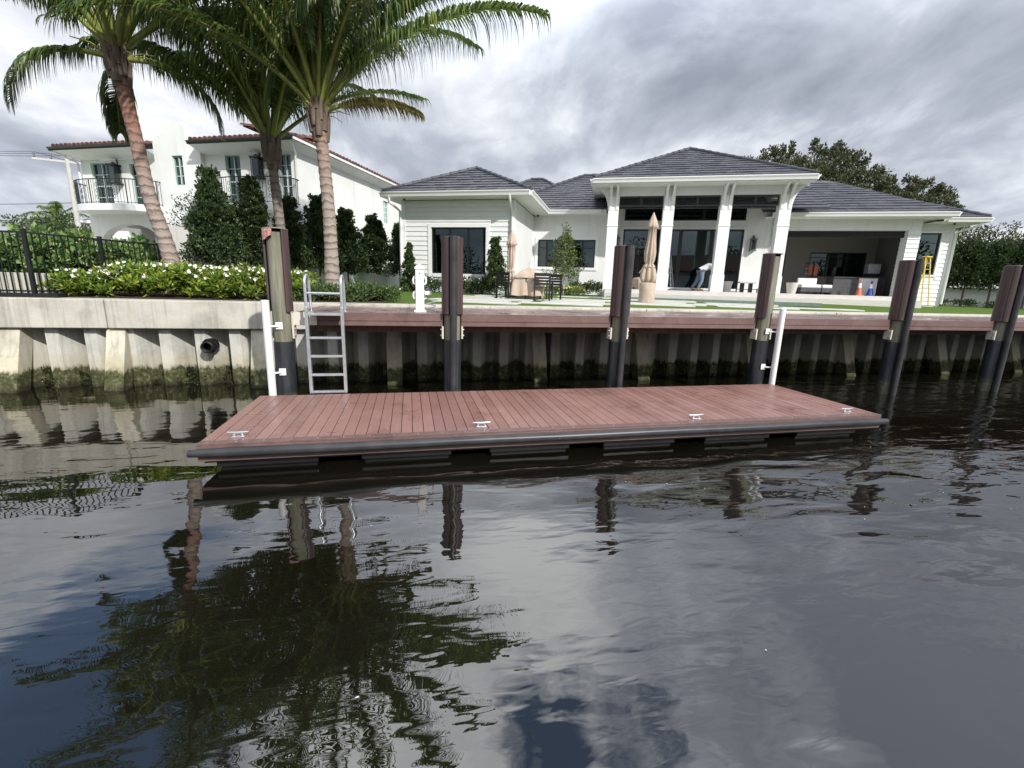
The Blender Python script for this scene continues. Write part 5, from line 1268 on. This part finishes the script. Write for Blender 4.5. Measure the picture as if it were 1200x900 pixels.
# trees closing the far horizon on both sides and across the canal behind the viewer
c = MB(); cc = []
for k in range(420):
    a = rng.uniform(-1.25, 1.25); d = rng.uniform(75, 95); cc.append((math.sin(a + .22) * d, math.cos(a + .22) * d, 2 + rng.random() ** 1.4 * 4.0))
clumps(c, cc, 2.2, 70, .7, .45, .3, .8); tag(c.build('far_woods', M['lf_oak']), kind='stuff')
c = MB(); cc = []
for k in range(420):
    x = rng.uniform(-55, 55); cc.append((x, -34 + rng.uniform(-2, 2), 1.5 + rng.random() * (5.0 + 2.5 * math.sin(x * .35) + 1.5 * math.sin(x * .9))))
clumps(c, cc, 1.7, 60, .5, .32, .3, .8); tag(c.build('far_shore_woods', M['lf_shrub']), kind='stuff')
T = Thing('far_shore_house', 'white house with a terracotta roof across the canal, seen only as a reflection', 'house', (-2, -30, 1.5)); b = MB(); b.box(-12, 6, -31, -26, .5, 5.2); T.part('wall', b, M['stucco_old'])
b = MB(); b.raw([(-13, -25, 5.2), (7, -25, 5.2), (5, -30, 7.6), (-11, -30, 7.6)], [(0, 1, 2, 3)]); T.part('roof', b, M['barrel'])
b = MB(); b.box(-60, 60, -38, -24, -1, 1.4); struct('far_bank', b, M['cap'])

# ------------------------------------------------------------------ umbrellas
def umbrella(lab, u, v, z0, top, spread, cover, pole_r=.03):
    T = Thing('closed_umbrella', lab, 'umbrella', (u, v, z0), house=True, group='closed beige umbrellas')
    b = MB(); b.tube([(u, v, z0 + .05), (u, v, top - .05)], pole_r, 12); T.part('pole', b, M['bronze'])
    H_ = top - z0
    b = MB(); nf = 8
    def fold(a, z): return 1 + (.17 * math.cos(nf * a + .9 * math.sin(1.7 * z)) + .09 * math.cos(3 * a + 2.3 * z) + .06 * math.cos(13 * a)) * min(1, (top - z0 - z) * 1.2)
    prof = [(.012, H_ + .02), (.04, H_ - .05), (.11, H_ - .22), (.165, H_ - .40), (.18, H_ - .47), (.118, H_ - .50), (.125, H_ * .70), (spread * .62, H_ * .56), (spread * .55, H_ * .475), (spread * .42, H_ * .445), (spread * .6, H_ * .42), (spread * .82, H_ * .34), (spread * .9, H_ * .27), (spread * .6, H_ * .22), (.03, H_ * .225)]
    b.lathe([(r, z) for r, z in prof[::-1]], (u, v, z0), 64, fold); T.part('canopy', b, M['beige'])
    b = MB(); n_ = 10
    pts = [(u + spread * .74 * math.cos(a), v + spread * .74 * math.sin(a), z0 + H_ * .405) for a in np.linspace(0, 2 * PI, 20)]; b.tube(pts, .014, 6); b.tube([(u - spread * .7, v - .1, z0 + H_ * .4), (u - spread * 1.2, v - .14, z0 + H_ * .33)], .012, 5); T.part('strap', b, M['beige'])
    b = MB()
    if cover:
        b.lathe([(.26, 0), (.27, .06), (.25, .3), (.27, .62), (.23, .66), (.05, .68)], (u, v, z0), 40, lambda a, z: 1 + .04 * math.cos(9 * a + z * 7)); T.part('base_cover', b, M['beige'])
    else:
        b.lathe([(.3, 0), (.3, .08), (.05, .11)], (u, v, z0), 24); T.part('base', b, M['black'])
    return T
umbrella('smaller closed beige umbrella standing behind the covered table', -3.58, 15.6, 1.99, 4.25, .17, False)
umbrella('large closed beige umbrella with a wrapped base in front of the porch columns', 1.02, 16.5, 2.0, 4.92, .27, True, .035)

# ------------------------------------------------------------------ covered table and chairs on the paving
TZ = 1.985
T = Thing('covered_table', 'low fire table hidden under a pointed beige canvas cover', 'table', (-2.9, 15.3, TZ), house=True)
b = MB(); nx = 24; ny = 16; vs = []
for j in range(ny + 1):
    for i in range(nx + 1):
        x = -1 + 2 * i / nx; y = -1 + 2 * j / ny; r = max(abs(x), abs(y)); z = .74 + .34 * max(0, 1 - r * 1.25) ** .8 - (.0 if r < .8 else (r - .8) * 3.0)
        s_ = 1 + (.05 * math.sin(9 * x + 4 * y) if r > .8 else 0); vs.append((-2.9 + x * .52 * s_, 15.3 + y * .52 * s_, TZ + z + .012 * math.sin(7 * x + 5 * y)))
b.raw(vs, [(j * (nx + 1) + i, j * (nx + 1) + i + 1, (j + 1) * (nx + 1) + i + 1, (j + 1) * (nx + 1) + i) for j in range(ny) for i in range(nx)], True)
T.part('cover', b, M['beige'])
b = MB(); b.box(-3.22, -2.58, 14.98, 15.62, TZ, TZ + .60); T.part('base', b, M['beige'], bevel=.03)
b = MB(); b.tube([(-3.42, 14.86, TZ + .70), (-2.40, 14.86, TZ + .70)], .012, 6); b.tube([(-2.90, 14.86, TZ), (-2.90, 14.86, TZ + .7)], .018, 6); T.part('front_rail', b, M['black'])
def chair(lab, u, v, rz, proto=None):
    if proto is None:
        T = Thing('patio_chair', lab, 'chair', (0, 0, 0), house=True, group='black slatted chairs at the covered table')
        b = MB(); b.box(-.25, .25, -.25, .25, .42, .45); T.part('seat', b, M['black'], bevel=.004)
        b = MB()
        for z in (.50, .59, .68, .77): b.box(-.24, .24, .225, .245, z, z + .065)
        b.box(-.25, .25, .22, .25, .835, .87); T.part('backrest', b, M['black'])
        for x in (-.25, .25):
            for y, zt in ((-.25, .64), (.235, .87)):
                b = MB(); b.box(x - .022, x + .022, y - .022, y + .022, 0, zt); T.part('leg', b, M['black'])
            b = MB(); b.box(x - .03, x + .03, -.27, .22, .64, .662); T.part('armrest', b, M['black'])
        e = T.e
    else: e = copy_tree(proto)
    return place(e, (u, v, TZ), rz, True, 1, lab)
p_ = chair('black slatted chair with its back to the left side of the covered table', -3.58, 15.05, rad(155))
chair('black slatted chair at the right of the covered table, nearest the canal', -2.42, 14.95, rad(200), p_)
chair('black slatted chair half hidden behind the right side of the covered table', -2.2, 15.75, rad(-30), p_)

# ------------------------------------------------------------------ porch and lounge furniture
def pot(lab, u, v, r, hgt):
    T = Thing('planter_pot', lab, 'pot', (u, v, FL), house=True, group='pale tapered pots on the terrace'); b = MB(); b.lathe([(r * .68, 0), (r * .7, .02), (r, hgt - .03), (r * 1.03, hgt), (r * .9, hgt), (r * .86, hgt - .08)], (u, v, FL), 26); T.part('body', b, M['pot'])
    b = MB(); b.lathe([(r * .86, 0), (.01, .02)], (u, v, FL + hgt - .09), 20); T.part('soil', b, M['mulch'])
pot('pale pot on the porch between the third and fourth columns', 4.78, 22.2, .22, .46)
pot('pale pot at the left side of the covered lounge', 7.95, 23.9, .25, .5)
T = Thing('covered_armchair', 'armchair under a beige cover behind the left part of the porch', 'chair', (1.0, 22.3, FL), house=True); b = MB()
b.lathe([(.33, 0), (.34, .1), (.33, .42), (.26, .50), (.02, .53)], (1.0, 22.3, FL + .02), 30, lambda a, z: 1 + .05 * math.cos(4 * a) + .02 * math.cos(13 * a)); T.part('cover', b, M['beige']); b = MB()
for a in (-.25, .25):
    for c_ in (-.25, .25): b.box(1 + a - .02, 1 + a + .02, 22.3 + c_ - .02, 22.3 + c_ + .02, FL, FL + .1)
T.part('feet', b, M['black'])
def lowtable(lab, u, v):
    T = Thing('side_table', lab, 'table', (u, v, FL), house=True); b = MB(); b.box(u - .34, u + .34, v - .22, v + .22, FL + .40, FL + .47); T.part('top', b, M['terrace'], bevel=.01)
    for s_ in (-1, 1): b = MB(); b.box(u + s_ * .17 - .07, u + s_ * .17 + .07, v - .1, v + .1, FL, FL + .40); T.part('leg', b, M['black'])
    b = MB(); b.box(u - .42, u + .42, v - .16, v - .12, FL + .12, FL + .15)
    for s_ in (-1, 1): b.box(u + s_ * .42 - .02, u + s_ * .42 + .02, v - .17, v - .11, FL, FL + .18)
    T.part('rail', b, M['black'])
lowtable('low table with a stone top and dark legs by the porch wall lantern', 5.6, 22.35)
T = Thing('lounge_bench', 'low black bench seat behind the third column of the porch', 'bench', (4.35, 22.5, FL), house=True); b = MB(); b.box(4.1, 4.55, 22.3, 22.8, FL + .16, FL + .24); T.part('seat', b, M['counter_grey'])
for x in (4.14, 4.5): b = MB(); b.box(x - .03, x + .03, 22.34, 22.76, FL, FL + .16); T.part('leg', b, M['black'])
def sofa(lab, u0, u1, v, m, cm_, back=True, z0=FL):
    T = Thing('sofa', lab, 'sofa', ((u0 + u1) / 2, v, z0), house=True); b = MB(); b.box(u0, u1, v - .35, v + .35, z0 + .10, z0 + .30); T.part('frame', b, m, bevel=.02)
    n_ = max(1, int(round((u1 - u0) / .75)))
    for k in range(n_):
        a = u0 + (u1 - u0) * k / n_; c_ = u0 + (u1 - u0) * (k + 1) / n_; b = MB(); b.box(a + .02, c_ - .02, v - .34, v + .18, z0 + .302, z0 + .45); T.part('seat_cushion', b, cm_, bevel=.03)
        if back: b = MB(); b.box(a + .02, c_ - .02, v + .19, v + .34, z0 + .302, z0 + .74); T.part('back_cushion', b, cm_, bevel=.03)
    for x in (u0 + .05, u1 - .05): b = MB(); b.box(x - .03, x + .03, v - .3, v + .3, z0, z0 + .1); T.part('foot', b, M['black'])
sofa('pale green covered sofa inside the glass doors behind the porch', 1.9, 3.9, 24.6, M['sofa_green'], M['sofa_green'])
sofa('second pale green covered sofa deeper inside, left behind the glass', .3, 1.6, 25.0, M['sofa_green'], M['sofa_green'])
sofa('dark sofa with white cushions in the covered lounge, left', 8.35, 9.2, 24.3, M['counter_grey'], M['cushion'], True)
sofa('small dark armchair with a white cushion right of the lounge sofa', 9.3, 9.75, 24.5, M['counter_grey'], M['cushion'], False)
T = Thing('outdoor_counter', 'grey outdoor kitchen counter in the covered lounge', 'counter', (11, 24.9, FL), house=True)
b = MB(); b.box(9.95, 11.0, 24.7, 25.5, FL, FL + .80); T.part('dark_side', b, M['counter_grey']); b = MB(); b.box(11.0, 11.75, 24.69, 25.5, FL, FL + .80); T.part('pale_side', b, M['counter_top']); b = MB(); b.box(9.92, 11.78, 24.64, 25.53, FL + .802, FL + .84); T.part('top', b, M['counter_grey'], bevel=.006)
T = Thing('grill_unit', 'dark grill with a pale hood in the far right corner of the lounge', 'grill', (12.0, 25.8, FL), house=True); b = MB(); b.box(11.65, 12.5, 25.5, 26.1, FL, FL + .85); T.part('cabinet', b, M['counter_grey']); b = MB(); b.box(11.7, 12.2, 25.55, 26.0, FL + 1.05, FL + 1.5); T.part('hood', b, M['alu'], bevel=.02); b = MB(); b.box(11.7, 12.2, 25.6, 26.0, FL + .86, FL + 1.04); T.part('firebox', b, M['black'])
def cone(lab, u, v, m, hgt=.72):
    T = Thing('traffic_cone', lab, 'cone', (u, v, FL), house=True, group='traffic cones on the lounge terrace'); b = MB(); b.box(u - .17, u + .17, v - .17, v + .17, FL, FL + .035); T.part('base', b, m if m is M['orange'] else M['black'], bevel=.01)
    b = MB(); b.lathe([(.135, .036), (.075, hgt * .5)], (u, v, FL), 24); b.lathe([(.045, hgt * .78), (.03, hgt)], (u, v, FL), 24); T.part('body', b, m)
    b = MB(); b.lathe([(.0755, hgt * .5), (.046, hgt * .78)], (u, v, FL), 24); T.part('band', b, M['refl'])
cone('orange traffic cone with a white band by the counter', 10.85, 24.2, M['orange']); cone('blue traffic cone with a white band on a black base', 11.33, 24.25, M['blue'], .68)
def step_ladder(lab, u, v, z0, hgt, m, rung_m, lean=.12, name='step_ladder', top=None, steps=7, w_=.24, depth=.55, rz=0):
    T = Thing(name, lab, 'ladder', (0, 0, 0), house=True); 
    for s_ in (-1, 1):
        b = MB(); b.bar((s_ * w_, -depth * .5, 0), (s_ * w_ * .62, -.03, hgt), .05, .028, (0, 1, 0)); T.part('front_rail', b, m)
        b = MB(); b.bar((s_ * w_ * .95, depth * .5, 0), (s_ * w_ * .6, .05, hgt - .05), .035, .025, (0, 1, 0)); T.part('rear_rail', b, m)
    for k in range(1, steps + 1):
        q = k / (steps + 1); x = w_ * (1 - .38 * q); y = -depth * .5 * (1 - q) - .03 * q; b = MB(); b.box(-x, x, y - .03, y + .05, hgt * q - .012, hgt * q + .012); T.part('step', b, rung_m)
    b = MB(); b.box(-w_ * .72, w_ * .72, -.09, .09, hgt, hgt + .04); T.part('top_cap', b, top or m)
    place(T.e, (u, v, z0), rz, True)
step_ladder('yellow fibreglass stepladder open against the right wall of the modern house', 12.92, 23.6, 2.1, 2.02, M['yellow'], M['alu'], w_=.27, rz=rad(35))
step_ladder('silver stepladder standing in the porch with a blue top', 2.2, 22.1, FL, 1.55, M['alu'], M['alu'], top=M['blue'], steps=5, w_=.22, rz=rad(70))
step_ladder('grey stepladder in the covered lounge in front of the back window', 9.15, 26.0, FL, 1.5, M['counter_grey'], M['alu'], steps=5, w_=.22, rz=rad(60))
T = Thing('hanging_vest', 'bright orange work vest draped in the lounge before the back window', 'vest', (9.55, 26.2, 3.3), house=True); b = MB()
for s_ in (-1, 1): b.prism([(9.55 + s_ * .03, 3.36), (9.55 + s_ * .2, 3.32), (9.55 + s_ * .24, 3.78), (9.55 + s_ * .13, 3.95), (9.55 + s_ * .05, 3.8)], 'y', 26.17, 26.23)
b.prism([(9.38, 3.4), (9.72, 3.38), (9.70, 3.8), (9.4, 3.8)], 'y', 26.235, 26.26); T.part('panels', b, M['orange']); b = MB(); b.tube([(9.55, 26.2, FL), (9.55, 26.2, 3.93)], .02, 8); b.box(9.35, 9.75, 26.0, 26.4, FL, FL + .03); T.part('stand', b, M['black'])

# ------------------------------------------------------------------ the bending worker on the porch
def skin(name, verts, edges, m, parent, root=0, sub=2):
    me = bpy.data.meshes.new(name); me.from_pydata([v[0] for v in verts], edges, []); me.materials.append(m)
    o = bpy.data.objects.new(name, me); COL.objects.link(o); o.parent = parent
    if len(me.skin_vertices) == 0:
        bm = bmesh.new(); bm.from_mesh(me); bm.verts.layers.skin.verify(); bm.to_mesh(me); bm.free()
    sl_ = me.skin_vertices[0].data
    for i, v in enumerate(verts):
        r = v[1]; sl_[i].radius = r if hasattr(r, '__len__') else (r, r); sl_[i].use_root = (i == root)
    a = o.modifiers.new('skin', 'SKIN'); a.use_smooth_shade = True; s_ = o.modifiers.new('sub', 'SUBSURF'); s_.levels = sub; s_.render_levels = sub
    return o
T = Thing('person', 'person in a white shirt and blue jeans bending forward beside a porch column', 'person', (3.62, 22.15, FL), house=True)
# local: +x towards the column (right), z up; hips 0.88 high
J = [((0, 0, .90), .13), ((.10, 0, 1.00), .13), ((.30, 0, 1.08), .14), ((.46, 0, 1.10), .13), ((.56, 0, 1.08), .055), ((.68, 0, 1.04), .10), ((.73, 0, .98), .075),
     ((.02, -.09, .84), .10), ((.06, -.11, .47), .065), ((-.10, -.12, .09), .045), ((.02, -.13, .035), .04), ((.11, -.13, .03), .03),
     ((-.02, .09, .84), .10), ((-.10, .12, .47), .065), ((-.32, .13, .10), .045), ((-.20, .14, .035), .04), ((-.11, .14, .03), .03),
     ((.44, -.19, 1.05), .06), ((.50, -.22, .78), .042), ((.60, -.18, .55), .03), ((.64, -.17, .47), .032), ((.44, .19, 1.05), .06), ((.52, .22, .79), .042), ((.64, .18, .60), .03), ((.68, .17, .52), .032)]
Ed = [(0, 1), (1, 2), (2, 3), (3, 4), (4, 5), (5, 6), (0, 7), (7, 8), (8, 9), (9, 10), (10, 11), (0, 12), (12, 13), (13, 14), (14, 15), (15, 16), (3, 17), (17, 18), (18, 19), (19, 20), (3, 21), (21, 22), (22, 23), (23, 24)]
# five fingers to each hand
for hb in (20, 24):
    c0 = Vector(J[hb][0])
    for k, (dy, ln) in enumerate(((-.024, .06), (-.008, .07), (.008, .066), (.024, .052))):
        J.append((tuple(c0 + Vector((.01, dy, -.045))), .009)); Ed.append((hb, len(J) - 1)); J.append((tuple(c0 + Vector((.02, dy, -.045 - ln))), .008)); Ed.append((len(J) - 2, len(J) - 1))
    J.append((tuple(c0 + Vector((.035, -.02, -.03))), .010)); Ed.append((hb, len(J) - 1))
body = skin('body', J, Ed, M['skin'], T.e)
skin('shirt', [((.02, 0, .94), .135), ((.10, 0, 1.01), .15), ((.30, 0, 1.09), .165), ((.45, 0, 1.10), .15), ((.52, 0, 1.09), .08), ((.44, -.2, 1.05), .078), ((.475, -.22, .90), .065), ((.44, .2, 1.05), .078), ((.48, .22, .91), .065)], [(0, 1), (1, 2), (2, 3), (3, 4), (3, 5), (5, 6), (3, 7), (7, 8)], M['shirt'], T.e, 1)
skin('jeans', [((.0, 0, .90), .145), ((.02, -.09, .83), .115), ((.06, -.11, .47), .08), ((-.09, -.12, .12), .065), ((-.02, .09, .83), .115), ((-.10, .12, .47), .08), ((-.31, .13, .13), .065)], [(0, 1), (1, 2), (2, 3), (0, 4), (4, 5), (5, 6)], M['jeans'], T.e, 0)
skin('hair', [((.63, 0, 1.12), .06), ((.70, 0, 1.09), .095), ((.72, 0, 1.02), .07)], [(0, 1), (1, 2)], M['hair'], T.e, 1)
for dx, dy in ((.05, -.13), (-.17, .14)):
    b = MB(); b.lathe([(.05, 0), (.055, .03), (.045, .07), (.03, .1)], (0, 0, 0), 16); b.v = [(p[0] * 2.3 + dx, p[1] + dy, p[2]) for p in b.v]; b.build('shoe', M['barkdark'], T.e)

# ------------------------------------------------------------------ leaf litter on the float and flecks on the water
b = MB(); n_ = 46
C = np.stack([np.concatenate([rng.uniform(-2.3, -.6, 30), rng.uniform(-.6, 7.4, 16)]), rng.uniform(5.95, 8.05, n_), np.full(n_, FZ + .004)], 1)
D = unit(np.concatenate([rng.normal(size=(n_, 2)), rng.uniform(0, .2, (n_, 1))], 1)); b.leaves(C, D, unit(np.cross(D, np.array([0, 0, 1.]) + rng.normal(size=(n_, 3)) * .2)), rng.uniform(.02, .06, n_), rng.uniform(.008, .02, n_))
tag(b.build('fallen_leaves', M['lf_palmy']), kind='stuff')
b = MB(); n_ = 36
C = np.stack([rng.uniform(-5, 9, n_), rng.uniform(1.6, 10.5, n_), np.full(n_, .118)], 1); C = C[~((C[:, 0] > -2.7) & (C[:, 0] < 7.8) & (C[:, 1] > 5.6) & (C[:, 1] < 8.3))]; n_ = len(C)
D = unit(np.concatenate([rng.normal(size=(n_, 2)), rng.uniform(0, .1, (n_, 1))], 1)); b.leaves(C, D, unit(np.cross(D, np.array([[0, 0, 1.]]))), rng.uniform(.008, .03, n_), rng.uniform(.006, .014, n_))
tag(b.build('floating_flecks', M['flower_w']), kind='stuff')
